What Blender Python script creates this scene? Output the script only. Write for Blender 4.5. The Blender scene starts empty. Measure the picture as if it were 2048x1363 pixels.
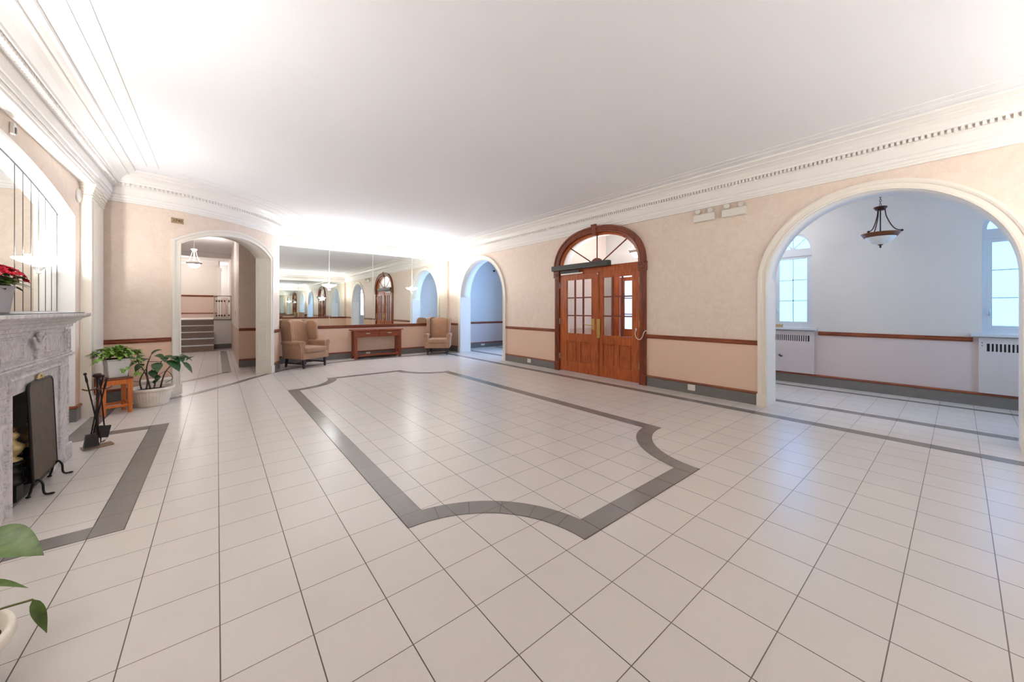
import bpy, bmesh, math, random
from mathutils import Vector, Matrix
random.seed(7)
SC = bpy.context.scene
COL = SC.collection
PI = math.pi

# ---------------------------------------------------------------- camera, world, exposure
YAW = 0.682
cam_d = bpy.data.cameras.new('camera')
cam = bpy.data.objects.new('camera', cam_d)
COL.objects.link(cam)
cam.location = (0, 0, 1.37)
cam.rotation_euler = (PI / 2, 0, -YAW)
cam_d.sensor_width = 36
cam_d.lens = 726.83 / 2048 * 36
cam_d.shift_y = -63.5 / 2048
cam_d.clip_start = 0.05
SC.camera = cam
SC.cycles.glossy_bounces = 8
world = bpy.data.worlds.new('world')
SC.world = world
world.use_nodes = True
bg = world.node_tree.nodes['Background']
bg.inputs['Color'].default_value = (0.55, 0.72, 1.0, 1)
bg.inputs['Strength'].default_value = 1.0
vs = SC.view_settings
vs.view_transform = 'Standard'
vs.look = 'None'
vs.gamma = 1
vs.use_curve_mapping = False
vs.exposure = 2.02

WARM = (1.0, 1.0, 0.985)
def lamp(name, loc, power, color=WARM, radius=0.07, parent=None):
    d = bpy.data.lights.new(name, 'POINT')
    d.energy = power; d.color = color; d.shadow_soft_size = radius
    o = bpy.data.objects.new(name, d); COL.objects.link(o)
    o.location = loc
    if parent: o.parent = parent
    return o
SCONCE_W = 31.0
DAY = (0.30, 0.55, 1.0)
DAY_STR = 0.42

# ---------------------------------------------------------------- materials
MATS = {}
def newmat(name):
    m = bpy.data.materials.new(name); m.use_nodes = True
    MATS[name] = m
    return m, m.node_tree, m.node_tree.nodes['Principled BSDF']
def rgb(h, a=1):
    v = []
    for c in h:
        c = c / 255.0
        v.append(c / 12.92 if c <= 0.04045 else ((c + 0.055) / 1.055) ** 2.4)
    return (*v, a)
def plain(name, col, rough=0.5, metal=0.0, spec=0.5, noise=0.0, nscale=20, bump=0.0, coat=0.0):
    m, t, b = newmat(name)
    b.inputs['Roughness'].default_value = rough
    b.inputs['Metallic'].default_value = metal
    b.inputs['Specular IOR Level'].default_value = spec
    b.inputs['Coat Weight'].default_value = coat
    c = rgb(col)
    b.inputs['Base Color'].default_value = c
    if noise or bump:
        tc = t.nodes.new('ShaderNodeTexCoord')
        n = t.nodes.new('ShaderNodeTexNoise'); n.inputs['Scale'].default_value = nscale
        n.inputs['Detail'].default_value = 4
        t.links.new(tc.outputs['Object'], n.inputs['Vector'])
        if noise:
            r = t.nodes.new('ShaderNodeValToRGB')
            r.color_ramp.elements[0].position = 0.3; r.color_ramp.elements[1].position = 0.7
            r.color_ramp.elements[0].color = tuple(x * (1 - noise) for x in c[:3]) + (1,)
            r.color_ramp.elements[1].color = tuple(min(1, x * (1 + noise)) for x in c[:3]) + (1,)
            t.links.new(n.outputs['Fac'], r.inputs['Fac']); t.links.new(r.outputs['Color'], b.inputs['Base Color'])
        if bump:
            bp = t.nodes.new('ShaderNodeBump'); bp.inputs['Strength'].default_value = bump
            bp.inputs['Distance'].default_value = 0.01
            t.links.new(n.outputs['Fac'], bp.inputs['Height']); t.links.new(bp.outputs['Normal'], b.inputs['Normal'])
    return m
def emit(name, col, strength, base=(240, 240, 240)):
    m, t, b = newmat(name)
    b.inputs['Base Color'].default_value = rgb(base)
    b.inputs['Emission Color'].default_value = (*col, 1)
    b.inputs['Emission Strength'].default_value = strength
    return m
def wood(name, c1, c2, rough=0.35, axis='Z', scale=6):
    m, t, b = newmat(name)
    tc = t.nodes.new('ShaderNodeTexCoord'); mp = t.nodes.new('ShaderNodeMapping')
    s = {'Z': (scale * 3, scale * 3, scale * .35), 'X': (scale * .35, scale * 3, scale * 3), 'Y': (scale * 3, scale * .35, scale * 3)}[axis]
    mp.inputs['Scale'].default_value = s
    n = t.nodes.new('ShaderNodeTexNoise'); n.inputs['Scale'].default_value = 1.6; n.inputs['Detail'].default_value = 6
    n.inputs['Distortion'].default_value = 0.8
    r = t.nodes.new('ShaderNodeValToRGB')
    r.color_ramp.elements[0].position = 0.32; r.color_ramp.elements[1].position = 0.68
    r.color_ramp.elements[0].color = rgb(c1); r.color_ramp.elements[1].color = rgb(c2)
    t.links.new(tc.outputs['Object'], mp.inputs['Vector']); t.links.new(mp.outputs['Vector'], n.inputs['Vector'])
    t.links.new(n.outputs['Fac'], r.inputs['Fac']); t.links.new(r.outputs['Color'], b.inputs['Base Color'])
    b.inputs['Roughness'].default_value = rough
    return m

T = 0.30652; GX = 0.9298; GY = 1.7145
def tile_mat(name, col, var, rough, xl=1.0):
    m, t, b = newmat(name)
    N = t.nodes.new; L = t.links.new
    tc = N('ShaderNodeTexCoord'); sp = N('ShaderNodeSeparateXYZ'); L(tc.outputs['Object'], sp.inputs[0])
    def mth(op, a, bb=None):
        n = N('ShaderNodeMath'); n.operation = op
        for i, v in enumerate((a, bb)):
            if v is None: continue
            if isinstance(v, (int, float)): n.inputs[i].default_value = v
            else: L(v, n.inputs[i])
        return n.outputs[0]
    def line(co, off, hw):
        q = mth('DIVIDE', mth('SUBTRACT', co, off), T)
        fr = mth('ABSOLUTE', mth('SUBTRACT', mth('FRACT', mth('ADD', q, 0.5)), 0.5))
        return mth('LESS_THAN', fr, hw / T), mth('FLOOR', q)
    lx, ix = line(sp.outputs['X'], GX, 0.0023 * xl)
    ly, iy = line(sp.outputs['Y'], GY, 0.0020)
    # per tile tint
    wn = N('ShaderNodeTexWhiteNoise'); wn.noise_dimensions = '2D'
    cb = N('ShaderNodeCombineXYZ'); L(ix, cb.inputs[0]); L(iy, cb.inputs[1]); L(cb.outputs[0], wn.inputs['Vector'])
    n1 = N('ShaderNodeTexNoise'); n1.inputs['Scale'].default_value = 160; n1.inputs['Detail'].default_value = 3
    n2 = N('ShaderNodeTexNoise'); n2.inputs['Scale'].default_value = 3.5; n2.inputs['Detail'].default_value = 3
    L(tc.outputs['Object'], n1.inputs['Vector']); L(tc.outputs['Object'], n2.inputs['Vector'])
    f = mth('ADD', mth('ADD', mth('MULTIPLY', wn.outputs['Value'], 0.25), mth('MULTIPLY', n1.outputs['Fac'], 0.9)), mth('MULTIPLY', n2.outputs['Fac'], 0.55))
    f = mth('MULTIPLY', mth('SUBTRACT', f, 0.85), var)
    hs = N('ShaderNodeHueSaturation'); hs.inputs['Color'].default_value = rgb(col)
    L(mth('ADD', f, 1.0), hs.inputs['Value'])
    mx = N('ShaderNodeMix'); mx.data_type = 'RGBA'; L(lx, mx.inputs[0]); L(hs.outputs[0], mx.inputs[6]); mx.inputs[7].default_value = rgb((66, 56, 52))
    my = N('ShaderNodeMix'); my.data_type = 'RGBA'; L(ly, my.inputs[0]); L(mx.outputs[2], my.inputs[6]); my.inputs[7].default_value = rgb((104, 88, 80))
    L(my.outputs[2], b.inputs['Base Color'])
    b.inputs['Roughness'].default_value = rough
    b.inputs['Specular IOR Level'].default_value = 0.75
    h = mth('ADD', mth('MULTIPLY', n1.outputs['Fac'], 0.12), mth('MULTIPLY', mth('MAXIMUM', lx, ly), -1.0))
    bp = N('ShaderNodeBump'); bp.inputs['Strength'].default_value = 0.25; bp.inputs['Distance'].default_value = 0.002
    L(h, bp.inputs['Height']); L(bp.outputs['Normal'], b.inputs['Normal'])
    return m
def wall_mat(name, upper, lower, zsplit=0.88, mott=0.06):
    m, t, b = newmat(name)
    N = t.nodes.new; L = t.links.new
    tc = N('ShaderNodeTexCoord'); sp = N('ShaderNodeSeparateXYZ'); L(tc.outputs['Object'], sp.inputs[0])
    g = N('ShaderNodeMath'); g.operation = 'GREATER_THAN'; L(sp.outputs['Z'], g.inputs[0]); g.inputs[1].default_value = zsplit
    n = N('ShaderNodeTexNoise'); n.inputs['Scale'].default_value = 7; n.inputs['Detail'].default_value = 8; n.inputs['Roughness'].default_value = 0.75
    n.inputs['Distortion'].default_value = 1.2
    L(tc.outputs['Object'], n.inputs['Vector'])
    r = N('ShaderNodeValToRGB')
    u = rgb(upper)
    r.color_ramp.elements[0].position = 0.36; r.color_ramp.elements[1].position = 0.62
    r.color_ramp.elements[0].color = (u[0] * (1 - mott), u[1] * (1 - mott * 1.35), u[2] * (1 - mott * 1.7), 1)
    r.color_ramp.elements[1].color = (min(1, u[0] * (1 + mott * .5)), min(1, u[1] * (1 + mott * .6)), min(1, u[2] * (1 + mott * .7)), 1)
    L(n.outputs['Fac'], r.inputs['Fac'])
    n2 = N('ShaderNodeTexNoise'); n2.inputs['Scale'].default_value = 38; n2.inputs['Detail'].default_value = 2
    L(tc.outputs['Object'], n2.inputs['Vector'])
    r2 = N('ShaderNodeValToRGB'); r2.color_ramp.elements[0].position = .29; r2.color_ramp.elements[1].position = .36
    k_ = 1 - mott * 1.6; r2.color_ramp.elements[0].color = (k_, k_, k_, 1); r2.color_ramp.elements[1].color = (1, 1, 1, 1)
    L(n2.outputs['Fac'], r2.inputs['Fac'])
    mm = N('ShaderNodeMix'); mm.data_type = 'RGBA'; mm.blend_type = 'MULTIPLY'; mm.inputs[0].default_value = 1
    L(r.outputs['Color'], mm.inputs[6]); L(r2.outputs['Color'], mm.inputs[7])
    r = mm
    mx = N('ShaderNodeMix'); mx.data_type = 'RGBA'; L(g.outputs[0], mx.inputs[0]); mx.inputs[6].default_value = rgb(lower); L(r.outputs[2], mx.inputs[7])
    L(mx.outputs[2], b.inputs['Base Color'])
    b.inputs['Roughness'].default_value = 0.55
    return m
def marble_mat(name):
    m, t, b = newmat(name)
    N = t.nodes.new; L = t.links.new
    tc = N('ShaderNodeTexCoord')
    n = N('ShaderNodeTexNoise'); n.inputs['Scale'].default_value = 3.2; n.inputs['Detail'].default_value = 10; n.inputs['Roughness'].default_value = .7; n.inputs['Distortion'].default_value = 2.2
    L(tc.outputs['Object'], n.inputs['Vector'])
    r = N('ShaderNodeValToRGB'); e = r.color_ramp.elements
    e[0].position = 0.40; e[0].color = rgb((222, 217, 217)); e[1].position = 0.62; e[1].color = rgb((230, 225, 224))
    x = r.color_ramp.elements.new(0.485); x.color = rgb((212, 206, 208))
    x = r.color_ramp.elements.new(0.50); x.color = rgb((160, 156, 162))
    x = r.color_ramp.elements.new(0.52); x.color = rgb((212, 206, 207))
    L(n.outputs['Fac'], r.inputs['Fac']); L(r.outputs['Color'], b.inputs['Base Color'])
    b.inputs['Roughness'].default_value = 0.3
    return m

M_FLOOR = tile_mat('floor_tile', (212, 204, 198), 0.16, 0.30)
M_GREY = tile_mat('grey_tile', (128, 122, 118), 0.2, 0.24)
M_GREYL = tile_mat('grey_tile_lengthwise', (128, 122, 118), 0.2, 0.24, 0.0)
M_GROUT = plain('grout', (66, 58, 54), 0.8)
M_CEIL = plain('ceiling_paint', (242, 240, 241), 0.85, spec=0.2)
M_TRIM = plain('white_gloss_paint', (240, 234, 228), 0.38)
M_CREAM = plain('cream_casing_paint', (235, 226, 213), 0.42)
M_WALL = wall_mat('wallpaper', (231, 212, 196), (228, 194, 170))
M_BAY = wall_mat('bay_wall_paint', (206, 204, 202), (205, 192, 190), 0.95, 0.01)
M_HALL = wall_mat('hall_paint', (226, 212, 202), (208, 182, 168), 0.88, 0.02)
M_LAND = wall_mat('landing_paint', (232, 222, 214), (214, 190, 178), 1.92, 0.01)
M_WHITE = plain('white_paint', (236, 232, 228), 0.5)
M_RAIL = wood('rail_wood', (112, 50, 26), (156, 80, 44), 0.35, 'Y')
M_RAILX = wood('rail_wood_x', (104, 46, 26), (146, 72, 40), 0.35, 'X')
M_DOOR = wood('door_wood', (142, 62, 22), (188, 96, 40), 0.28, 'Z')
M_DOORH = wood('door_wood_level', (126, 54, 22), (168, 84, 38), 0.28, 'Y')
M_DOORD = wood('door_wood_dark', (98, 42, 20), (140, 66, 34), 0.3, 'Z')
M_TABLE = wood('table_wood', (112, 46, 22), (158, 76, 40), 0.35, 'X')
M_TABLEZ = wood('table_wood_post', (112, 46, 22), (150, 70, 38), 0.35, 'Z')
M_STOOL = wood('stool_wood', (196, 92, 30), (222, 124, 48), 0.4, 'Z')
M_BASE = plain('base_tile', (118, 114, 110), 0.4, noise=.08, nscale=15)
M_MIRROR, _t, _b = newmat('mirror')
_b.inputs['Base Color'].default_value = (0.86, 0.90, 0.875, 1); _b.inputs['Metallic'].default_value = 1; _b.inputs['Roughness'].default_value = 0.01
M_SEAM = plain('mirror_seam', (196, 198, 194), 0.35, metal=.3)
M_SEAMD = plain('bevelled_edge', (44, 46, 44), 0.4)
M_GLASS, _t, _b = newmat('clear_glass')
_b.inputs['Base Color'].default_value = (1, 1, 1, 1); _b.inputs['Roughness'].default_value = 0.0
_b.inputs['Transmission Weight'].default_value = 1; _b.inputs['IOR'].default_value = 1.02; _b.inputs['Specular IOR Level'].default_value = 0.8
M_DAY = emit('frosted_daylight_glass', (.13, .42, .95), 1.35, (60, 66, 72))
M_DAYS = emit('bright_daylight_glass', DAY, 14.0)
M_DAYV = emit('vestibule_daylight_glass', (.20, .42, .80), 0.62)
M_DAYE = emit('fill_window_glow', (.46, .70, 1.0), 2.2)  # glow of the added window at the bay end
M_BOWL = emit('lit_bowl_glass', (1.0, 0.97, 0.92), 4.5)
M_BOWLOFF = plain('unlit_bowl_glass', (214, 222, 226), 0.3, spec=.6)
M_BRASS = plain('brass', (196, 172, 104), 0.28, metal=.85)
M_OLDBRASS = plain('aged_brass', (222, 194, 136), 0.42, metal=.3, noise=.2, nscale=30)
M_OLDBRASSB = plain('tan_metal_base', (150, 122, 98), 0.45)
M_BRONZE = plain('dark_bronze', (62, 38, 28), 0.35, metal=.5)
M_BRONZEL = plain('bronze_band', (120, 74, 46), 0.35, metal=.4)
M_IRON = plain('black_iron', (38, 34, 33), 0.5, metal=.4)
M_SCREEN = plain('screen_mesh', (92, 78, 66), 0.6, metal=.3, noise=.15, nscale=12)
M_STEEL = plain('brushed_steel', (200, 198, 192), 0.3, metal=.8)
M_MARBLE = marble_mat('grey_marble')
M_SOOT = plain('firebox_soot', (128, 122, 118), 0.85, noise=.2, nscale=6)
M_FAB = plain('tan_velvet', (168, 130, 102), 0.85, spec=.2, noise=.1, nscale=5, bump=.1)
M_FAB.node_tree.nodes['Principled BSDF'].inputs['Sheen Weight'].default_value = 0.3
M_PIPE = plain('tan_piping', (206, 172, 144), 0.75, spec=.2)
M_LEG = plain('dark_stained_wood', (52, 34, 28), 0.4)
M_POT = plain('white_ceramic', (226, 222, 216), 0.35)
M_POTG = plain('grey_lilac_pot', (200, 194, 200), 0.45)
M_TERRA = plain('weathered_white_resin', (238, 228, 214), 0.6, noise=.12, nscale=9)
M_SOIL = plain('potting_soil', (52, 40, 32), 0.9, noise=.3, nscale=40)
M_LEAF = plain('pothos_leaf', (120, 156, 62), 0.38, noise=.6, nscale=16)
M_LEAFD = plain('dark_green_leaf', (44, 82, 40), 0.35, noise=.3, nscale=7)
M_LEAFM = plain('mid_green_leaf', (84, 108, 44), 0.4, noise=.4, nscale=22, bump=.2)
M_STEM = plain('green_stem', (110, 110, 66), 0.5)
M_STEMB = plain('brown_stem', (84, 62, 48), 0.6)
M_RED = plain('red_petals', (206, 22, 52), 0.5, noise=.35, nscale=25)
M_BLACK = plain('black_plastic', (26, 26, 28), 0.4)
M_GREYM = plain('dark_grey_metal', (66, 66, 64), 0.4, metal=.3)
M_PLAST = plain('white_plastic', (228, 222, 212), 0.4)
M_PLATE = plain('brass_plate', (178, 150, 112), 0.4, metal=.3, noise=.12, nscale=40)
M_LETTER = plain('dark_engraving', (92, 66, 40), 0.5)
M_RAD = plain('radiator_cover_paint', (204, 196, 196), 0.5)
M_FRAME = plain('window_frame_paint', (196, 202, 208), 0.45)
M_STONE = plain('terrazzo_riser', (146, 128, 118), 0.6, noise=.3, nscale=60)
M_NOSE = plain('metal_nosing', (214, 216, 220), 0.3, metal=.4)
M_RAILM = plain('painted_iron_rail', (226, 220, 212), 0.45)
M_CARD = plain('tan_cardboard', (188, 158, 118), 0.8)

# ---------------------------------------------------------------- mesh helpers
class MB:
    def __init__(s): s.v = []; s.f = []; s.mi = []; s.sm = []; s.M = Matrix.Identity(4)
    def add(s, vs_, fs, mi=0, smooth=False):
        b = len(s.v)
        for v in vs_: s.v.append(tuple(s.M @ Vector(v)))
        for f in fs: s.f.append([b + i for i in f]); s.mi.append(mi); s.sm.append(smooth)
        return s
    def box(s, x0, y0, z0, x1, y1, z1, mi=0):
        x0, x1 = sorted((x0, x1)); y0, y1 = sorted((y0, y1)); z0, z1 = sorted((z0, z1))
        v = [(x, y, z) for z in (z0, z1) for y in (y0, y1) for x in (x0, x1)]
        return s.add(v, [(0, 2, 3, 1), (4, 5, 7, 6), (0, 1, 5, 4), (2, 6, 7, 3), (0, 4, 6, 2), (1, 3, 7, 5)], mi)
    def taper(s, cx, cy, z0, z1, a0, b0, a1, b1, mi=0):
        v = [(cx + sx * a0, cy + sy * b0, z0) for sy in (-1, 1) for sx in (-1, 1)] + [(cx + sx * a1, cy + sy * b1, z1) for sy in (-1, 1) for sx in (-1, 1)]
        return s.add(v, [(0, 2, 3, 1), (4, 5, 7, 6), (0, 1, 5, 4), (2, 6, 7, 3), (0, 4, 6, 2), (1, 3, 7, 5)], mi)
    def tube(s, pts, r, seg=8, mi=0, caps=True):
        pts = [Vector(p) for p in pts]; n = len(pts)
        rs = r if isinstance(r, (list, tuple)) else [r] * n
        vv = []; up = None
        for i, p in enumerate(pts):
            d = (pts[min(i + 1, n - 1)] - pts[max(i - 1, 0)]).normalized()
            if up is None:
                up = Vector((0, 0, 1)) if abs(d.z) < .9 else Vector((1, 0, 0))
            a = d.cross(up)
            if a.length < 1e-6: a = d.cross(Vector((0, 1, 0)))
            a.normalize(); b = a.cross(d).normalized(); up = b
            for k in range(seg):
                t = 2 * PI * k / seg
                vv.append(p + a * math.cos(t) * rs[i] + b * math.sin(t) * rs[i])
        fs = []
        for i in range(n - 1):
            for k in range(seg):
                k2 = (k + 1) % seg
                fs.append((i * seg + k, i * seg + k2, (i + 1) * seg + k2, (i + 1) * seg + k))
        if caps: fs.append(tuple(range(seg))[::-1]); fs.append(tuple((n - 1) * seg + k for k in range(seg)))
        return s.add(vv, fs, mi, True)
    def lathe(s, prof, seg=32, c=(0, 0, 0), mi=0, a0=0, a1=2 * PI, sx=1, sy=1, flute=0, fn=24):
        full = abs(a1 - a0 - 2 * PI) < 1e-6
        m = seg if full else seg + 1
        vv = []
        for (r, z) in prof:
            for k in range(m):
                t = a0 + (a1 - a0) * k / seg
                rr = r * (1 + flute * math.cos(fn * t)) if flute and .05 < z < .21 else r
                vv.append((c[0] + rr * sx * math.cos(t), c[1] + rr * sy * math.sin(t), c[2] + z))
        fs = []
        for i in range(len(prof) - 1):
            for k in range(seg):
                k2 = (k + 1) % m
                fs.append((i * m + k, i * m + k2, (i + 1) * m + k2, (i + 1) * m + k))
        return s.add(vv, fs, mi, True)
    def prism(s, poly, h0, h1, mp, mi=0, smooth=False):
        n = len(poly)
        v = [mp(a, b, h0) for a, b in poly] + [mp(a, b, h1) for a, b in poly]
        b = len(s.v)
        s.add(v, [tuple(range(n))[::-1], tuple(n + i for i in range(n))], mi)
        s._more([(i, (i + 1) % n, n + (i + 1) % n, n + i) for i in range(n)], b, mi, smooth)
        return s
    def sphere(s, c, r, mi=0, seg=14, rings=8, sc=(1, 1, 1)):
        vv = []; fs = []
        for i in range(rings + 1):
            ph = PI * i / rings
            for k in range(seg):
                t = 2 * PI * k / seg
                vv.append((c[0] + r * sc[0] * math.sin(ph) * math.cos(t), c[1] + r * sc[1] * math.sin(ph) * math.sin(t), c[2] + r * sc[2] * math.cos(ph)))
        for i in range(rings):
            for k in range(seg):
                k2 = (k + 1) % seg
                fs.append((i * seg + k, (i + 1) * seg + k, (i + 1) * seg + k2, i * seg + k2))
        return s.add(vv, fs, mi, True)
    def sweep(s, path, prof, mp, mi=0, closed=False, smooth=False, caps=True, mis=None):
        """path: 2D points; prof: [(offset to the left of travel, h)]"""
        n = len(path); rows = []
        P = [Vector((a, b)) for a, b in path]
        for i in range(n):
            if closed: p0, p1, p2 = P[i - 1], P[i], P[(i + 1) % n]
            else: p0, p1, p2 = P[max(i - 1, 0)], P[i], P[min(i + 1, n - 1)]
            d1 = (p1 - p0); d2 = (p2 - p1)
            if d1.length < 1e-9: d1 = d2
            if d2.length < 1e-9: d2 = d1
            d1.normalize(); d2.normalize()
            n1 = Vector((-d1.y, d1.x)); n2 = Vector((-d2.y, d2.x))
            nn = (n1 + n2)
            if nn.length < 1e-6: nn = n1.copy()
            nn.normalize(); k = 1 / max(.25, nn.dot(n1))
            rows.append([mp(p1.x + nn.x * o * k, p1.y + nn.y * o * k, h) for o, h in prof])
        m = len(prof); vv = [v for r in rows for v in r]
        rng = range(n if closed else n - 1)
        for j in range(m - 1):
            fs = [(i * m + j, ((i + 1) % n) * m + j, ((i + 1) % n) * m + j + 1, i * m + j + 1) for i in rng]
            b = len(s.v)
            s.add(vv, fs, mis[j] if mis else mi, smooth) if j == 0 else s._more(fs, base, mis[j] if mis else mi, smooth)
            if j == 0: base = b
        if caps and not closed:
            s._more([tuple(range(m)), tuple((n - 1) * m + j for j in range(m))[::-1]], base, mi, False)
        return s
    def _more(s, fs, base, mi, smooth):
        for f in fs: s.f.append([base + i for i in f]); s.mi.append(mi); s.sm.append(smooth)
    def leaf(s, base, d, up, L, W, droop=.3, mi=0, fold=.15, seg=6, tip=1.0):
        d = Vector(d).normalized(); up = Vector(up).normalized()
        side = d.cross(up).normalized(); up = side.cross(d).normalized()
        p = Vector(base); vv = []; dd = d.copy()
        for i in range(seg + 1):
            t = i / seg
            w = W * (math.sin(PI * min(1, t ** .72)) ** .9) * (1.12 - .25 * t) * .5 if 0 < t < 1 else 0.001
            vv += [p - side * w + up * fold * w, p, p + side * w + up * fold * w]
            p = p + dd * (L / seg)
            dd = (dd - Vector((0, 0, 1)) * droop / seg * 1.6).normalized(); up = side.cross(dd).normalized()
        fs = []
        for i in range(seg):
            a = i * 3
            fs += [(a, a + 1, a + 4, a + 3), (a + 1, a + 2, a + 5, a + 4)]
        return s.add(vv, fs, mi, True)
    def build(s, name, mats, parent=None, world=False, bevel=0, bseg=2, kind=None, subsurf=0, autosm=True):
        me = bpy.data.meshes.new(name)
        off = Vector((0, 0, 0))
        if world and parent is not None:
            q = parent
            while q is not None: off += q.location; q = q.parent
        me.from_pydata([tuple(Vector(v) - off) for v in s.v], [], s.f)
        if not isinstance(mats, (list, tuple)): mats = [mats]
        for m in mats: me.materials.append(m)
        for p, mi, sm in zip(me.polygons, s.mi, s.sm): p.material_index = mi; p.use_smooth = sm
        bm = bmesh.new(); bm.from_mesh(me)
        if any(s.sm): bmesh.ops.remove_doubles(bm, verts=bm.verts, dist=1e-5)
        bmesh.ops.recalc_face_normals(bm, faces=bm.faces)
        bm.to_mesh(me); bm.free()
        o = bpy.data.objects.new(name, me); COL.objects.link(o)
        if parent is not None: o.parent = parent
        if bevel:
            b = o.modifiers.new('bevel', 'BEVEL'); b.width = bevel; b.segments = bseg; b.limit_method = 'ANGLE'; b.angle_limit = .6
            if bseg > 2:
                for p in me.polygons: p.use_smooth = True
        if kind: o['kind'] = kind
        return o
XYZ = lambda a, b, h: (a, b, h)
def tag(o, label, cat, group=None):
    o['label'] = label; o['category'] = cat
    if group: o['group'] = group
    return o
def thing(name, label, cat, loc=(0, 0, 0), rotz=0, group=None):
    o = bpy.data.objects.new(name, None); COL.objects.link(o)
    o.location = loc; o.rotation_euler = (0, 0, rotz); o.empty_display_size = .1
    return tag(o, label, cat, group)
def struct_empty(name, label, loc=(0, 0, 0)):
    o = bpy.data.objects.new(name, None); COL.objects.link(o); o.location = loc; o['kind'] = 'structure'; o['label'] = label
    return o
def copy_tree(o, parent=None):
    c = o.copy(); COL.objects.link(c); c.parent = parent
    for ch in list(o.children): copy_tree(ch, c)
    return c
def catmull(P, n=12):
    P = [Vector(p) for p in P]; out = []
    for i in range(len(P) - 1):
        p0 = P[max(i - 1, 0)]; p1 = P[i]; p2 = P[i + 1]; p3 = P[min(i + 2, len(P) - 1)]
        for k in range(n):
            t = k / n
            out.append(.5 * ((2 * p1) + (-p0 + p2) * t + (2 * p0 - 5 * p1 + 4 * p2 - p3) * t * t + (-p0 + 3 * p1 - 3 * p2 + p3) * t ** 3))
    out.append(P[-1]); return out

# ---------------------------------------------------------------- room dimensions
RX = 6.00      # right wall
RT = 0.33      # its thickness
MY = 10.72     # mirror wall
BY = -1.71     # wall behind the camera
LX = -1.34     # left wall
NX = -1.48     # back of the fireplace recess
BX = 8.40      # outer wall of the side bay
CZ = 3.40      # ceiling
CORN = 2.965   # underside of the cornice
CURVE = [(-1.34, 7.86), (-0.92, 7.90), (-0.50, 8.02), (-0.18, 8.20), (0.22, 8.50), (0.50, 8.78), (0.75, 9.09), (0.94, 9.40), (1.07, 9.70), (1.12, 9.92)]
CV = catmull(CURVE, 10)
CS = [0.0]
for i in range(1, len(CV)): CS.append(CS[-1] + (CV[i] - CV[i - 1]).length)
def cpos(u, off=0.0):
    """point on the curved wall at arc length u; off > 0 goes into the room"""
    u = max(0, min(CS[-1], u))
    i = 0
    while i < len(CS) - 2 and CS[i + 1] < u: i += 1
    k = (u - CS[i]) / (CS[i + 1] - CS[i])
    p = CV[i].lerp(CV[i + 1], k)
    a = CV[max(i - 1, 0)]; b = CV[min(i + 2, len(CV) - 1)]
    d = (b - a).normalized(); nrm = Vector((d.y, -d.x))
    return p + nrm * off

# ---------------------------------------------------------------- wall builder
def arch_wall(mb, u0, u1, ops, mp, th, ztop=CZ, step=None, mi=0, mr=1, back=True):
    """wall in (u,z) with openings; mp(u,z,h): h=0 front face, h=-th back face"""
    cuts = sorted(ops, key=lambda o: o['a'])
    def panel(a, b, zf0, zf1, m):
        n = max(1, int((b - a) / step)) if step else 1
        for h in ((0, -th) if back else (0,)):
            vv = []; fs = []
            for i in range(n + 1):
                u = a + (b - a) * i / n
                vv += [mp(u, zf0(u), h), mp(u, zf1(u), h)]
            fs = [(2 * i, 2 * i + 2, 2 * i + 3, 2 * i + 1) for i in range(n)]
            mb.add(vv, fs, m)
    x = u0
    Z0 = lambda u: 0.0
    ZT = lambda u: ztop
    for o in cuts:
        if o['a'] > x: panel(x, o['a'], Z0, ZT, mi)
        us = o['us']; zf = o['z']
        for h in ((0, -th) if back else (0,)):
            vv = []
            for u in us: vv += [mp(u, zf(u), h), mp(u, ztop, h)]
            mb.add(vv, [(2 * i, 2 * i + 2, 2 * i + 3, 2 * i + 1) for i in range(len(us) - 1)], mi)
        # soffit
        vv = []
        for u in us: vv += [mp(u, zf(u), 0), mp(u, zf(u), -th)]
        mb.add(vv, [(2 * i, 2 * i + 2, 2 * i + 3, 2 * i + 1) for i in range(len(us) - 1)], mr, True)
        zb = o.get('sill', 0)
        for u in (us[0], us[-1]):
            mb.add([mp(u, zb, 0), mp(u, zf(u), 0), mp(u, zf(u), -th), mp(u, zb, -th)], [(0, 1, 2, 3)], mr)
        if zb > 0:
            panel(o['a'], o['b'], Z0, lambda u: zb, mi)
            mb.add([mp(o['a'], zb, 0), mp(o['b'], zb, 0), mp(o['b'], zb, -th), mp(o['a'], zb, -th)], [(0, 1, 2, 3)], mr)
        x = o['b']
    if x < u1: panel(x, u1, Z0, ZT, mi)
def opening(c, a, zs, b, n=2.0, N=40, sill=0):
    """superelliptic arch centred at c, half width a, spring zs, rise b"""
    us = [c - a * math.cos(PI * i / N) for i in range(N + 1)]
    z = lambda u: zs + b * max(0.0, 1 - min(1, abs((u - c) / a)) ** n) ** (1 / n)
    return dict(a=c - a, b=c + a, us=us, z=z, sill=sill)
def arch_path(c, a, zs, b, n=2.0, N=40, z0=0.0):
    """path up the low-u side, over, down the high-u side"""
    P = [(c - a, z0)]
    for i in range(N + 1):
        t = PI * i / N
        u = c - a * math.cos(t)
        P.append((u, zs + b * max(0.0, 1 - abs((u - c) / a) ** n) ** (1 / n)))
    P.append((c + a, z0)); return P

# ---------------------------------------------------------------- floor, ceiling
mb = MB(); mb.box(-4, -2.2, -.1, 8.7, 24, 0); mb.build('floor', M_FLOOR, kind='structure')
mb = MB(); mb.box(-4, -2.2, CZ, 8.7, 24, CZ + .1); mb.build('ceiling', M_CEIL, kind='structure')

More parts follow.
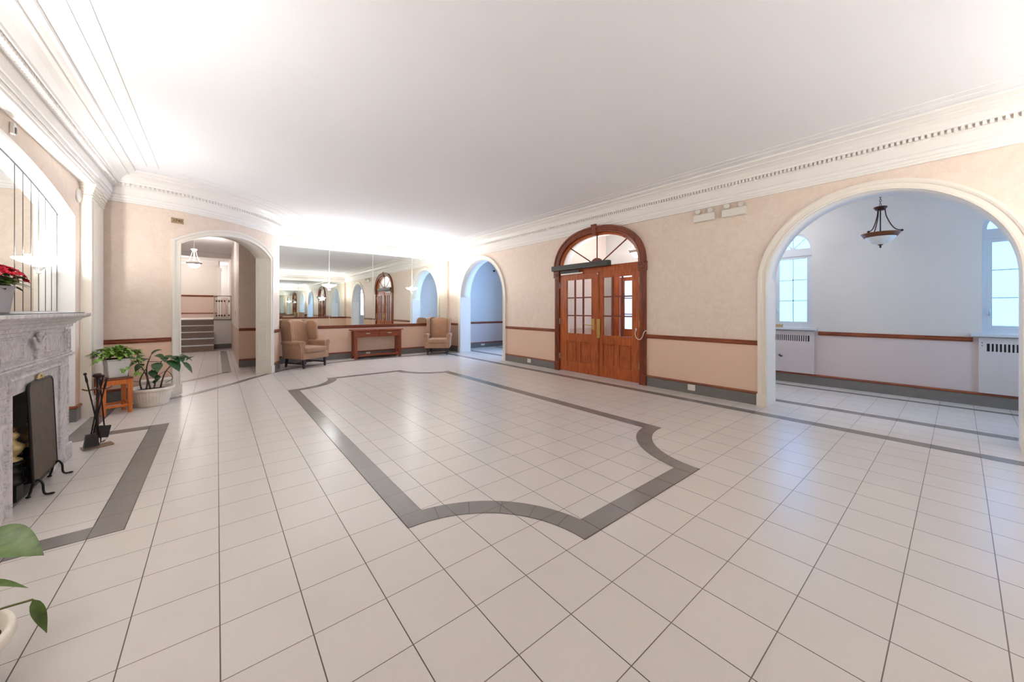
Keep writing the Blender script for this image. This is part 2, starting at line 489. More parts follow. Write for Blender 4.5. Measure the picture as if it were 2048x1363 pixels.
# inlaid strips: (polyline of the centre line, width)
tn = [0]
def trim_name():
    tn[0] += 1; return 'trim_%d' % tn[0]
def strip(path, w, closed=False, label='grey tile band inlaid in the floor', mat=None):
    mb = MB(); e = .0035
    mb.sweep(path, [(-w / 2 - e, .0002), (-w / 2 - e, .0010), (w / 2 + e, .0010), (w / 2 + e, .0002)], XYZ, 1, closed, caps=False)
    mb.sweep(path, [(-w / 2, .0004), (-w / 2, .0018), (w / 2, .0018), (w / 2, .0004)], XYZ, 0, closed, caps=False)
    o = mb.build(trim_name(), [mat or M_GREYL, M_GROUT], kind='structure'); o['label'] = label; return o
W = .150
X0, X1, Y0, Y1, CH = .930, 3.985, 1.405, 7.93, .77
def octo():
    mb = MB()
    def ring(inset, off):
        x0, x1, y0, y1 = X0 + inset, X1 - inset, Y0 + inset, Y1 - inset
        r = CH + inset; P = []
        for (cx, cy, sx, sy, order) in ((X0, Y0, 1, 1, 0), (X1, Y0, -1, 1, 1), (X1, Y1, -1, -1, 0), (X0, Y1, 1, -1, 1)):
            # arc about the rectangle's corner between the two inset sides
            a = math.asin(inset / r); b = PI / 2 - a
            L = [(cx + sx * r * math.sin(a + (b - a) * k / 16), cy + sy * r * math.cos(a + (b - a) * k / 16)) for k in range(17)]
            if order: L = L[::-1]
            P += L
        return P
    A = ring(-.0035, 0); B = ring(0, 0); C = ring(W, 0); D = ring(W + .0035, 0)
    def band(P, Q, z, mi):
        n = len(P)
        mb.add([(x, y, z) for x, y in P] + [(x, y, z) for x, y in Q], [(i, (i + 1) % n, n + (i + 1) % n, n + i) for i in range(n)], mi)
    band(A, D, .0010, 1); band(B, C, .0018, 0)
    for (cx, cy, sx, sy) in ((X0, Y0, 1, 1), (X1, Y0, -1, 1), (X1, Y1, -1, -1), (X0, Y1, 1, -1)):
        for k in range(1, 6):
            t = PI / 2 * k / 6; q = .0016 / CH
            pts = [(cx + sx * r * math.sin(t + s), cy + sy * r * math.cos(t + s), .0022) for r, s in ((CH, -q), (CH + W, -q), (CH + W, q), (CH, q))]
            mb.add(pts, [(0, 1, 2, 3)], 1)
    o = mb.build(trim_name(), [M_GREY, M_GROUT], kind='structure'); o['label'] = 'large grey tile border with scooped corners inlaid in the floor'
octo()
strip([(5.545, -1.5), (5.545, 10.19)], W, label='long grey floor band beside the arches and doors')
strip([(6.55, -1.5), (6.55, 3.1)], W, label='second grey floor band inside the large arch')
strip([(6.55, 6.3), (6.55, 10.7)], W)
strip([(8.03, -1.5), (8.03, 3.1)], .09, label='thin dark floor band by the bay wall')
strip([(7.9, 6.3), (7.9, 10.7)], .09)
strip([(-1.3, 3.355), (-.526, 3.355), (-.526, 5.93), (-1.04, 5.93)], .153, label='grey floor band framing the hearth', mat=M_GREY)
strip([(-1.165, 5.75), (-1.165, 7.38)], W, label='grey floor band along the left wall')
cur = [(p.x, p.y) for p in catmull([(-1.25, 7.40), (-.8, 7.50), (-.39, 7.74), (-.04, 8.12), (.25, 8.46), (.53, 8.86), (.92, 9.34), (1.28, 9.70), (1.75, 9.96), (2.3, 10.13), (2.9, 10.19), (5.62, 10.19)], 8)]
strip(cur, .12, label='curved grey floor band following the curved wall')
strip([(.165, 15.2), (.165, 9.98)], W, label='grey floor band running down the hall')
strip([(p.x, p.y) for p in catmull([(-1.6, 8.9), (-.95, 8.98), (-.52, 9.24), (-.2, 9.58), (.05, 9.93), (.2, 10.02)], 6)], .11)

# ---------------------------------------------------------------- right wall
AR_BIG = (0.66, 1.04, 1.73, 1.03)
AR_FAR = (8.85, 1.10, 1.72, 1.10)
DR = (4.675, 1.0, 2.22, .70)
rmap = lambda u, z, h: (RX - h, u, z)
mb = MB()
arch_wall(mb, BY - .2, MY + .3, [opening(*AR_BIG), opening(*AR_FAR), opening(*DR, n=2.3)], rmap, RT)
mb.build('wall_right', [M_WALL, M_WHITE], kind='structure')
CASP = [(0, .0), (0, .030), (.018, .034), (.024, .024), (.062, .024), (.068, .034), (.085, .040), (.110, .040), (.114, .0)]
def casing(path, mp, mat=M_CREAM, name=None, prof=CASP, plinth=None):
    mb = MB(); mb.sweep(path, prof, mp)
    if plinth: plinth(mb)
    return mb.build(name or trim_name(), mat, kind='structure')
for (c, a, zs, b), lab in ((AR_BIG, 'cream moulded casing of the large right arch'), (AR_FAR, 'cream moulded casing of the far arch')):
    def pl(mb, c=c, a=a):
        for s in (-1, 1):
            u0 = c + s * (a - .004); u1 = c + s * (a + .120)
            mb.box(RX - .05, min(u0, u1), 0, RX + .002, max(u0, u1), .17)
    o = casing(arch_path(c, a, zs, b), rmap, plinth=pl); o['label'] = lab
    # the wall's inner edge of the arch
    o = casing(arch_path(c, a, zs, b), lambda u, z, h: (RX + RT + h, u, z)); o['label'] = lab + ', bay side'

# baseboards and chair rails
BPROF = [(0, 0), (.012, 0), (.012, .155), (.020, .157), (.026, .172), (.018, .190), (0, .192)]
RPROF = [(0, .852), (.012, .854), (.016, .868), (.030, .878), (.030, .892), (.018, .902), (.022, .918), (0, .922)]
def base_run(mb, path):
    mb.sweep(path, [(0, 0), (.012, 0), (.012, .155), (0, .155)], XYZ, 0)
    mb.sweep(path, [(0, .155), (.016, .156), (.026, .170), (.020, .190), (0, .192)], XYZ, 1)
segs = [(BY, AR_BIG[0] - AR_BIG[1] - .118), (AR_BIG[0] + AR_BIG[1] + .118, 3.545), (5.805, AR_FAR[0] - AR_FAR[1] - .118), (AR_FAR[0] + AR_FAR[1] + .118, MY)]
mb = MB(); mr = MB()
for a, b in segs:
    base_run(mb, [(RX, a), (RX, b)]); mr.sweep([(RX, a), (RX, b)], RPROF, XYZ)
mb.build('baseboard_right', [M_BASE, M_RAIL], kind='structure')
o = mr.build(trim_name(), M_RAIL, kind='structure'); o['label'] = 'dark wood chair rail on the right wall'

# ---------------------------------------------------------------- bay / corridor behind the right wall
wins = [(1.99, .30), (-.50, .30), (8.6, .34)]
bmap = lambda u, z, h: (BX - h, u, z)
ops = [opening(c, a, 2.50, a, sill=1.03) for c, a in wins]
ops.append(opening(4.99, .99, 2.32, .02, n=8))
mb = MB(); arch_wall(mb, BY - .2, MY + .3, ops, bmap, .22); mb.build('wall_outer', [M_BAY, M_WHITE], kind='structure')
mb = MB(); mb.box(RX + RT, 3.06, 0, BX, 3.16, CZ); mb.build('wall_partition', M_BAY, kind='structure')
mb = MB(); mb.box(RX + RT, 6.2, 0, BX, 6.3, CZ); mb.build('wall_partition', M_HALL, kind='structure')
mb = MB(); mb.box(RX + RT, 10.86, 0, BX, 11.1, CZ); mb.build('wall_corridor_end', M_BAY, kind='structure')
mb = MB(); arch_wall(mb, RX, BX, [opening(7.2, .38, 2.4, .38, sill=1.03)], lambda u, z, h: (u, BY + h, z), .2); mb.build('wall_bay_end', [M_BAY, M_WHITE], kind='structure')
we = struct_empty('window_4', 'unseen arched window added in the bay end wall for blue light', (7.2, BY - .1, 0))  # added out of view; its glowing pane brings blue light into the bay
mb = MB(); mb.prism([(6.82, 1.03)] + [(7.2 - .38 * math.cos(PI * k / 16), 2.4 + .38 * math.sin(PI * k / 16)) for k in range(17)] + [(7.58, 1.03)], 0, .004, lambda u, z, h: (u, BY - .10 - h, z)); mb.build('frosted_pane', M_DAYE, we, world=True)
mb = MB(); mb.sweep(arch_path(7.2, .38, 2.4, .38, z0=1.03), [(0, 0), (0, .05), (-.045, .05), (-.045, 0), (0, 0)], lambda u, z, h: (u, BY - .09 + h * .6, z)); mb.box(6.82, BY - .09, 2.36, 7.58, BY - .06, 2.42); mb.box(7.185, BY - .09, 1.03, 7.215, BY - .06, 2.4); mb.build('window_frame', M_FRAME, we, world=True)
mb = MB(); mr = MB()
base_run(mb, [(BX, BY), (BX, 3.06)]); mr.sweep([(BX, -.12), (BX, 1.60)], [(a, z + .05) for a, z in RPROF], XYZ)
base_run(mb, [(BX, 6.3), (BX, 10.86)])
mb.build('baseboard_bay', [M_BASE, M_RAIL], kind='structure')
o = mr.build(trim_name(), M_RAIL, kind='structure'); o['label'] = 'dark wood chair rail between the bay windows'
mb = MB(); mr = MB()
base_run(mb, [(BX, 10.86), (RX + RT, 10.86)]); mr.sweep([(BX, 10.86), (RX + RT, 10.86)], RPROF, XYZ)
mb.build('baseboard_corridor', [M_BASE, M_RAILX], kind='structure')
o = mr.build(trim_name(), M_RAILX, kind='structure'); o['label'] = 'chair rail on the blue lit corridor wall'
mr = MB(); mr.sweep([(RX + RT, 6.3), (BX, 6.3)], RPROF, XYZ)
o = mr.build(trim_name(), M_RAILX, kind='structure')

def window(idx, c, a, label, cols):
    w = struct_empty('window_%d' % idx, label, (BX + .10, c, 0))
    xf = BX + .07
    # outer frame ring along the opening
    mb = MB()
    path = arch_path(c, a, 2.50, a, z0=1.03)
    fm = lambda u, z, h: (xf + h, u, z)
    mb.sweep(path, [(0, 0), (0, .06), (-.045, .06), (-.045, 0), (0, 0)], fm)
    mb.box(xf + .002, c - a + .046, 1.03, xf + .058, c + a - .046, 1.09)
    mb.box(xf - .012, c - a, 2.36, xf + .05, c + a, 2.50)
    mb.build('window_frame', M_FRAME, w, world=True, bevel=.003)
    # casement sash
    mb = MB(); i = a - .045; s = .045
    for y0, y1 in ((c - i, c - i + s), (c + i - s, c + i)): mb.box(xf + .0, y0, 1.09, xf + .045, y1, 2.36)
    mb.box(xf + .001, c - i + s, 1.09, xf + .044, c + i - s, 1.14); mb.box(xf + .001, c - i + s, 2.31, xf + .044, c + i - s, 2.36)
    mb.build('sash', M_FRAME, w, world=True, bevel=.002)
    mb = MB()
    for k in (1, 2):
        z = 1.14 + (2.31 - 1.14) * k / 3; mb.box(xf + .012, c - i + s, z - .008, xf + .035, c + i - s, z + .008)
    if cols == 2: mb.box(xf + .012, c - .008, 1.14, xf + .035, c + .008, 2.31)
    for an in (45, 90, 135):
        t = math.radians(an); r1 = a - .05
        p0 = (xf + .02, c, 2.50); p1 = (xf + .02, c + r1 * math.cos(t), 2.50 + r1 * math.sin(t))
        mb.tube([p0, p1], .008, 6)
    mb.prism([(c + .045 * math.cos(PI * k / 8), 2.50 + .045 * math.sin(PI * k / 8)) for k in range(9)], 0, .03, lambda u, z, h: (xf + .005 + h, u, z))
    mb.build('muntins', M_FRAME, w, world=True)
    mb = MB()
    poly = [(c - a, 1.04)] + [(c - a * math.cos(PI * k / 24), 2.50 + a * math.sin(PI * k / 24)) for k in range(25)] + [(c + a, 1.04)]
    mb.prism(poly, 0, .004, lambda u, z, h: (xf + .03 + h, u, z))
    mb.build('frosted_pane', M_DAYS if idx == 3 else M_DAY, w, world=True)
    mb = MB(); mb.tube([(xf - .01, c + i - .02, 1.28), (xf - .035, c + i - .022, 1.33), (xf - .03, c + i - .02, 1.40)], .006, 6)
    mb.build('window_latch', M_STEEL, w, world=True)
    mb = MB(); mb.box(BX - .10, c - a - .07, .985, BX + .1, c + a + .10, 1.028)
    mb.build('window_sill', M_FRAME, w, world=True, bevel=.004)
window(1, 1.99, .30, 'arched frosted window at the left of the bay, six panes and a fan top', 2)
window(2, -.50, .30, 'arched frosted window at the right of the bay, tall three-light casement', 1)
window(3, 8.6, .34, 'arched frosted window in the far corridor', 2)

def radiator(y0, y1, label):
    t = thing('radiator_cover', label, 'radiator cover', (BX, (y0 + y1) / 2, 0), 0)
    mb = MB(); h = (y1 - y0) / 2; z0, z1 = .195, .975
    xo = -.045
    # front board with a slotted band
    s0, s1 = .78, .89
    mb.box(xo, -h, z0, 0, h, s0); mb.box(xo, -h, s1, 0, h, z1)
    a = -h + .07; b = h - .07
    mb.box(xo, -h, s0, 0, a, s1); mb.box(xo, b, s0, 0, h, s1)
    n = int((b - a) / .032)
    for k in range(1, n):
        y = a + (b - a) * k / n; mb.box(xo, y - .008, s0, -.01, y + .008, s1)
    mb.build('cover_panel', M_RAD, t)
    mb = MB(); mb.box(-.012, a, s0, -.002, b, s1); mb.build('vent_opening', M_BLACK, t)
    for z in (.86, .90):
        mb = MB(); mb.sphere((xo - .002, h - .03, z), .006, 0, 8, 4); mb.build('screw', M_BLACK, t)
    return t
radiator(1.65, 2.38, 'lilac-grey radiator cover under the left bay window')
radiator(-.85, -.17, 'lilac-grey radiator cover under the right bay window')
t = thing('radiator_valve', 'black radiator valve lever beside the large arch', 'valve', (8.32, 2.17, .50))
mb = MB(); mb.tube([(0, 0, 0), (-.06, -.02, .01), (-.10, -.05, 0)], .010, 8); mb.sphere((-.11, -.06, -.002), .02, sc=(1.3, 1.3, .7)); mb.tube([(.0, 0, 0), (.05, 0, 0)], .014, 8)
mb.build('valve_lever', M_BLACK, t)
mb = MB(); mb.box(-.045, -.05, 0, .045, .06, .045); mb.box(-.05, -.055, .045, .05, .065, .055)
o = mb.build('cardboard_box', M_CARD); o.location = (8.37, 2.18, 1.029); tag(o, 'small tan box on the sill of the left bay window', 'box')

# ---------------------------------------------------------------- vestibule behind the doors
mb = MB()
for y in (4.05, 4.89): mb.box(BX - .05, y - .05, 0, BX + .06, y + .05, 2.30)
mb.box(BX - .05, 5.76, 0, BX + .06, 5.99, 2.30)
mb.box(BX - .06, 3.99, 2.30, BX + .05, 5.99, 2.37)
dv = struct_empty('door_2', 'outer wooden entrance doors seen through the glazed doors', (BX, 4.99, 0))
mb.build('door_frame', M_DOOR, dv, world=True, bevel=.004)
for y0, y1 in ((4.10, 4.84), (4.94, 5.74)):
    mb = MB(); x0, x1 = BX + .0, BX + .045
    mb.box(x0, y0, 0, x1, y0 + .13, 2.22); mb.box(x0, y1 - .13, 0, x1, y1, 2.22)
    mb.box(x0 + .002, y0 + .13, 0, x1 - .002, y1 - .13, .85); mb.box(x0 + .002, y0 + .13, 2.12, x1 - .002, y1 - .13, 2.22)
    for z in (1.24, 1.66): mb.box(x0, y0, z - .012, x1, y1, z + .012)
    ym = (y0 + y1) / 2; mb.box(x0, ym - .012, .85, x1, ym + .012, 2.12)
    lf = mb.build('door_leaf', M_DOOR, dv, world=True, bevel=.003)
    mb = MB(); mb.box(BX + .02, y0 + .1, .8, BX + .026, y1 - .1, 2.16); mb.build('glass_pane', M_DAYV, lf, world=True)

# ---------------------------------------------------------------- double door
d1 = struct_empty('door_1', 'mahogany double door with nine-light leaves under an arched fanlight', (RX, 4.675, 0))
DC = 4.675
mb = MB()   # casing
for s in (-1, 1):
    y0, y1 = sorted((DC + s * 1.0, DC + s * 1.13))
    mb.box(RX - .035, y0, 0, RX + .05, y1, 2.07)
    for k in range(3):
        yy = y0 + .025 + k * .028; mb.box(RX - .043, yy, .20, RX - .03, yy + .014, 2.05)
    mb.box(RX - .045, y0 - .004, 0, RX + .0, y1 + .004, .18)
mb.build('door_casing', M_DOORD, d1, world=True, bevel=.003)
for s in (-1, 1):
    mb = MB(); y0, y1 = sorted((DC + s * .985, DC + s * 1.145))
    mb.box(RX - .06, y0, 2.07, RX + .05, y1, 2.23); mb.box(RX - .068, y0 - .006, 2.215, RX + .0, y1 + .006, 2.235)
    yc = (y0 + y1) / 2
    mb.lathe([(.052, 0), (.052, .008), (.044, .012), (.038, .004), (.02, .004), (.014, .014), (0, .016)], 20, mi=0)
    n = 7 * 20
    for i in range(len(mb.v) - n, len(mb.v)):
        x, y, z = mb.v[i]; mb.v[i] = (RX - .06 - z, yc + x, 2.14 + y)
    mb.build('rosette_block', M_DOORD, d1, world=True, bevel=.002)
AP = arch_path(DC, 1.0, 2.22, .70, n=2.3, N=48, z0=2.20)
mb = MB(); mb.sweep(AP, [(0, -.05), (0, .052), (.03, .062), (.036, .054), (.09, .056), (.096, .070), (.13, .074), (.132, -.0)], rmap)
mb.build('arch_casing', M_DOORD, d1, world=True)
AP2 = arch_path(DC, 1.0, 2.22, .70, n=2.3, N=48, z0=2.22)
mb = MB(); mb.sweep(AP2, [(.002, -.06), (.002, .0), (-.012, .012), (-.040, .004), (-.048, -.004), (-.048, -.06), (.002, -.06)], rmap)
mb.box(RX + .002, DC - 1.0, 2.13, RX + .06, DC + 1.0, 2.245)
mb.build('fanlight_frame', M_DOOR, d1, world=True)
mb = MB(); mb.prism([(DC - .05, 2.86), (DC + .05, 2.86), (DC + .065, 3.085), (DC - .065, 3.085)], -.02, .075, rmap); mb.box(RX - .085, DC - .07, 3.06, RX, DC + .07, 3.09)
mb.build('keystone', M_DOORD, d1, world=True, bevel=.004)
mb = MB()
for (y, z) in ((3.99, 2.69), (5.36, 2.69), (4.66, 2.87)):
    a = Vector((RX + .02, 4.66, 2.25)); b = Vector((RX + .02, y, z)); d = (b - a).normalized()
    mb.tube([a + d * .1, b + d * .02], .013, 6)
mb.prism([(4.66 + .17 * math.cos(PI * k / 16), 2.245 + .17 * math.sin(PI * k / 16)) for k in range(17)], -.035, .002, rmap)
mb.build('fanlight_muntins', M_DOORD, d1, world=True)
mb = MB(); mb.prism([(DC - .96 * math.cos(PI * k / 40), 2.22 + .66 * max(0, 1 - abs(math.cos(PI * k / 40)) ** 2.3) ** (1 / 2.3)) for k in range(41)], -.030, -.026, rmap)
mb.build('fanlight_glass', M_GLASS, d1, world=True)
def leaf_door(y0, y1, g0, g1, side):
    """side: +1 handle stile at low Y"""
    x0, x1 = RX - .004, RX + .042
    mb = MB()
    mb.box(x0, y0, .015, x1, g0, 2.13); mb.box(x0, g1, .015, x1, y1, 2.13)
    mb.box(x0, g0, .68, x1, g1, .85); mb.box(x0, g0, .015, x1, g1, .24); mb.box(x0, g0, 2.0, x1, g1, 2.13)
    gm = (g0 + g1) / 2; mb.box(x0, gm - .05, .24, x1, gm + .05, .68)
    lf = mb.build('door_leaf', M_DOOR, d1, world=True, bevel=.004)
    mb = MB()
    for a, b in ((g0, gm - .05), (gm + .05, g1)):
        mb.box(x0 + .016, a, .24, x1 - .01, b, .68)
        mb.prism([(a + .03, .27), (b - .03, .27), (b - .03, .65), (a + .03, .65)], -.010, -.002, rmap)
    mb.build('raised_panel', M_DOOR, lf, world=True, bevel=.006)
    mb = MB()
    for k in (1, 2):
        y = g0 + (g1 - g0) * k / 3; z = .85 + 1.15 * k / 3
        mb.box(x0 + .004, y - .013, .85, x1 - .004, y + .013, 2.0); mb.box(x0 + .005, g0, z - .013, x1 - .005, g1, z + .013)
    mb.build('muntins', M_DOORD, lf, world=True, bevel=.002)
    mb = MB(); mb.box(RX + .018, g0, .85, RX + .022, g1, 2.0); mb.build('glass_pane', M_GLASS, lf, world=True)
    yh = y1 if side > 0 else y0
    for z in (.33, 1.10, 1.90):
        mb = MB(); mb.box(x0 - .010, yh - .014, z - .06, x0 + .004, yh + .014, z + .06); mb.tube([(x0 - .012, yh, z - .065), (x0 - .012, yh, z + .065)], .008, 8)
        mb.build('hinge', M_STEEL, lf, world=True)
    return lf
l1 = leaf_door(4.69, 5.672, 4.79, 5.47, 1)
l2 = leaf_door(3.678, 4.685, 3.845, 4.50, -1)
mb = MB(); mb.box(RX - .02, 4.595, .015, RX - .003, 4.70, 2.13); mb.build('astragal', M_DOOR, l2, world=True, bevel=.003)
mb = MB(); mb.box(RX - .016, 4.705, .955, RX - .003, 4.775, 1.175)
hp = mb.build('handle_plate', M_BRASS, l1, world=True, bevel=.003)
mb = MB(); mb.tube([(RX - .01, 4.745, 1.045), (RX - .055, 4.745, 1.045), (RX - .06, 4.80, 1.043), (RX - .055, 4.90, 1.052), (RX - .048, 4.955, 1.065)], [.012, .011, .011, .009, .007], 10)
mb.build('door_handle', M_BRASS, l1, world=True)
mb = MB(); mb.box(RX - .032, 4.555, .79, RX - .019, 4.628, 1.175); mb.sphere((RX - .033, 4.592, 1.03), .014); mb.build('push_plate', M_BRASS, l2, world=True, bevel=.002)
mb = MB(); mb.sphere((RX - .035, 4.60, 2.085), .016); mb.build('door_bolt_knob', M_PLAST, l2, world=True)
mb = MB(); mb.box(RX - .16, 4.27, 2.215, RX - .068, 5.79, 2.325)
mb.build('door_operator', M_GREYM, d1, world=True, bevel=.008)
mb = MB(); mb.box(RX - .158, 4.255, 2.22, RX - .07, 4.27, 2.32); mb.build('operator_end_cap', M_BLACK, d1, world=True, bevel=.004)
mb = MB(); mb.box(RX - .05, 4.98, 2.125, RX - .03, 5.60, 2.150); mb.box(RX - .07, 5.05, 2.152, RX - .045, 5.6, 2.205, 1); mb.build('operator_arm_track', [M_STEEL, M_BLACK], d1, world=True)
mb = MB(); mb.tube(catmull([(RX - .03, 3.74, .99), (RX - .05, 3.75, .93), (RX - .055, 3.72, .85), (RX - .05, 3.66, .82), (RX - .05, 3.61, .86), (RX - .055, 3.57, .95), (RX - .045, 3.54, .985), (RX - .03, 3.50, .97)], 8), .007, 8)
mb.tube([(RX - .03, 3.742, .975), (RX - .03, 3.742, 1.02)], .014, 8); mb.build('door_power_cable', M_PLAST, d1, world=True)

# ---------------------------------------------------------------- mirror walls
mb = MB(); mb.box(.40, MY, 0, RX + .02, MY + .14, CZ); mb.build('wall_back', M_WALL, kind='structure')
mb = MB(); mb.box(-1.7, BY - .15, 0, RX + .02, BY, CZ); mb.build('wall_front', M_WALL, kind='structure')
mb = MB(); base_run(mb, [(RX, MY), (1.14, MY)]); mb.build('baseboard_back', [M_BASE, M_RAILX], kind='structure')
mb = MB(); mb.sweep([(RX, MY), (1.14, MY)], [(0, .845), (.014, .848), (.020, .862), (.036, .872), (.036, .905), (.05, .912), (.05, .928), (0, .930)], XYZ)
o = mb.build(trim_name(), M_RAILX, kind='structure'); o['label'] = 'dark wood ledge under the mirror wall'
mb = MB(); mb.sweep([(.40, MY), (1.1, MY)][::-1], RPROF, XYZ); o = mb.build(trim_name(), M_RAILX, kind='structure')
mb = MB(); base_run(mb, [(1.1, MY), (.40, MY)]); mb.build('baseboard_hall', [M_BASE, M_RAILX], kind='structure')
mb = MB(); mb.sweep([(LX, BY), (RX, BY)], [(0, .845), (.014, .848), (.020, .862), (.036, .872), (.036, .905), (.05, .912), (.05, .928), (0, .930)], XYZ)
o = mb.build(trim_name(), M_RAILX, kind='structure')
def mirror_wall(y, s, xs, label, group):
    t = thing('wall_mirror', label, 'mirror', ((xs[0] + xs[-1]) / 2, y, .932))
    for a, b in zip(xs[:-1], xs[1:]):
        mb = MB(); mb.box(a + .004, y - s * .006, .932, b - .004, y - s * .001, CORN + .01); mb.build('mirror_panel', M_MIRROR, t, world=True)
    for a in xs[1:-1]:
        mb = MB(); mb.box(a - .006, y - s * .010, .932, a + .006, y - s * .004, CORN); mb.build('mirror_seam', M_SEAM, t, world=True)
    return t
MX = [1.16, 2.35, 3.51, 4.70, 5.90]
mirror_wall(MY, 1, MX, 'wall-wide mirror of four panels above the wood ledge', None)
mirror_wall(BY, -1, MX, 'mirror covering the wall opposite the armchairs and console table', None)
# recess mirror strip end piece on the right (white painted margin)
mb = MB(); mb.box(5.90, MY - .012, .932, 5.93, MY, CORN); o = mb.build(trim_name(), M_WHITE, kind='structure')

# ---------------------------------------------------------------- curved wall with its arch
CU0, CU1 = None, None
def u_at(x, y):
    best = min(range(len(CV)), key=lambda i: (CV[i] - Vector((x, y))).length)
    return CS[best]
ua = u_at(-.46, 8.04); ub = u_at(.875, 9.28)
cc, ca = (ua + ub) / 2, (ub - ua) / 2
TH = .27
def cmap(u, z, h):
    p = cpos(u, h); return (p.x, p.y, z)
def seg_arch(c, a, zs, rise, N=28):
    R = (a * a + rise * rise) / (2 * rise)
    us = [c - a + 2 * a * i / N for i in range(N + 1)]
    z = lambda u: zs + math.sqrt(max(0, R * R - (u - c) ** 2)) - (R - rise)
    return dict(a=c - a, b=c + a, us=us, z=z)
op = seg_arch(cc, ca, 2.44, .27)
mb = MB(); arch_wall(mb, 0, CS[-1], [op], cmap, TH, step=.08)
e0 = cpos(CS[-1]); e1 = (1.145, MY)
mb.add([(e0.x, e0.y, 0), (e1[0], e1[1], 0), (e1[0], e1[1], CZ), (e0.x, e0.y, CZ)], [(0, 1, 2, 3)], 0)
mb.build('wall_curved', [M_WALL, M_CREAM], kind='structure')
cpath = [(op['a'], 0)] + [(u, op['z'](u)) for u in op['us']] + [(op['b'], 0)]
def cplinth(mb):
    for a, b in ((op['a'] - .120, op['a'] + .004), (op['b'] - .004, op['b'] + .120)):
        for h0, h1 in ((0, .05),):
            v = [cmap(u, z, h) for u in (a, b) for z in (0, .16) for h in (0, .05)]
            mb.add(v, [(0, 1, 3, 2), (4, 6, 7, 5), (0, 4, 5, 1), (2, 3, 7, 6), (0, 2, 6, 4), (1, 5, 7, 3)])
o = casing(cpath, cmap, plinth=cplinth); o['label'] = 'cream moulded casing of the arch in the curved wall'
# panel mouldings on the right reveal
mb = MB()
def rmapj(a, z, h):
    p = cpos(op['b'] - h * 1.0, -a); return (p.x, p.y, z)
for z0, z1 in ((.30, 1.02), (1.10, 2.36)):
    L = [(.06, z0), (TH - .06, z0), (TH - .06, z1), (.06, z1)]
    mb.sweep(L, [(-.008, 0), (-.004, .008), (.004, .008), (.008, 0)], rmapj, closed=True)
o = mb.build(trim_name(), M_CREAM, kind='structure'); o['label'] = 'raised panel moulding on the arch reveal'
# curved baseboards and rail
mb = MB(); mr = MB()
def crun(a, b, n=30): return [tuple(cpos(a + (b - a) * i / n)) for i in range(n + 1)]
A = crun(0, op['a'] - .118)[::-1]; B = (crun(op['b'] + .118, CS[-1], 8) + [(1.14, MY)])[::-1]
for P in (A, B):
    base_run(mb, P); mr.sweep(P, RPROF, XYZ)
mb.build('baseboard_curved', [M_BASE, M_RAILX], kind='structure')
o = mr.build(trim_name(), M_RAILX, kind='structure'); o['label'] = 'dark wood chair rail on the curved wall'

# ---------------------------------------------------------------- left wall with the fireplace recess
FC = 4.42
NC, NA = 4.45, 2.34
lmap = lambda u, z, h: (LX + h, u, z)
nop = dict(a=NC - NA, b=NC + NA, us=[NC - NA + 2 * NA * i / 40 for i in range(41)], z=lambda u: 2.50 + .32 * (1 - ((u - NC) / NA) ** 2))
mb = MB(); arch_wall(mb, BY - .1, 7.95, [nop], lmap, LX - NX, back=False); mb.build('wall_left', [M_WALL, M_WHITE], kind='structure')
mb = MB(); mb.box(NX - .15, BY - .1, 0, NX, 8.4, CZ); mb.build('wall_recess', M_WHITE, kind='structure')
mb = MB(); mr = MB()
for P in ([(NX, NC + NA), (NX, 5.3)], [(LX, 6.985), (LX, NC + NA), (NX, NC + NA)], [(NX, 3.55), (NX, NC - NA), (LX, NC - NA), (LX, BY)]):
    base_run(mb, P)
mb.build('baseboard_left', [M_BASE, M_RAIL], kind='structure')
def pilaster(y0, y1, x, label):
    mb = MB()
    mb.box(LX, y0, .27, x, y1, 2.83)
    mb.box(x, y0 + .07, .34, x + .004, y1 - .07, 2.76)
    for z0, z1, e in ((0, .19, .022), (.19, .22, .016), (.22, .25, .022), (.25, .27, .008), (2.80, 2.82, .012), (2.83, 2.86, .012), (2.86, 2.90, .022), (2.90, 2.935, .036), (2.935, 2.966, .048)):
        mb.box(LX, y0 - e, z0, x + e, y1 + min(e, .01), z1)
    o = mb.build(trim_name(), M_CREAM, kind='structure', bevel=.004); o['label'] = label
pilaster(6.985, 7.34, -1.242, 'white pilaster beside the fireplace recess')
pilaster(7.36, 7.73, -1.262, 'stepped white pilaster in the corner by the curved wall')
pilaster(1.56, 1.915, -1.242, 'white pilaster on the near side of the recess')

# recess mirror
rm = thing('wall_mirror', 'arched mirror of narrow glass strips above the marble mantel', 'mirror', (NX, NC, 1.37))
zt = lambda u: nop['z'](u) - .004
seam = [NC + d for d in (-2.33, -2.30, -2.12, -1.93, -1.73, -1.53, -1.33, -1.14, 1.14, 1.33, 1.53, 1.73, 1.93, 2.12, 2.30, 2.33)]
for a, b in zip(seam[:-1], seam[1:]):
    if b - a < .06: continue
    n = max(1, int((b - a) / .1)); U = [a + .003 + (b - a - .006) * i / n for i in range(n + 1)]
    mb = MB(); mb.prism([(a + .003, 1.35), (b - .003, 1.35)] + [(u, zt(u)) for u in U[::-1]], .001, .006, lambda u, z, h: (NX + h, u, z))
    mb.build('mirror_panel', M_MIRROR, rm, world=True)
for u in seam[1:-1]:
    mb = MB(); mb.box(NX + .001, u - .0042, 1.35, NX + .008, u + .0042, zt(u) - .004); mb.build('bevelled_seam', M_SEAMD, rm, world=True)
mb = MB(); mb.tube([(NX + .006, NC - 2.33 + 4.66 * k / 40, nop['z'](NC - 2.33 + 4.66 * k / 40) - .008) for k in range(41)], .006, 6); mb.build('mirror_arch_edge', M_SEAMD, rm, world=True)

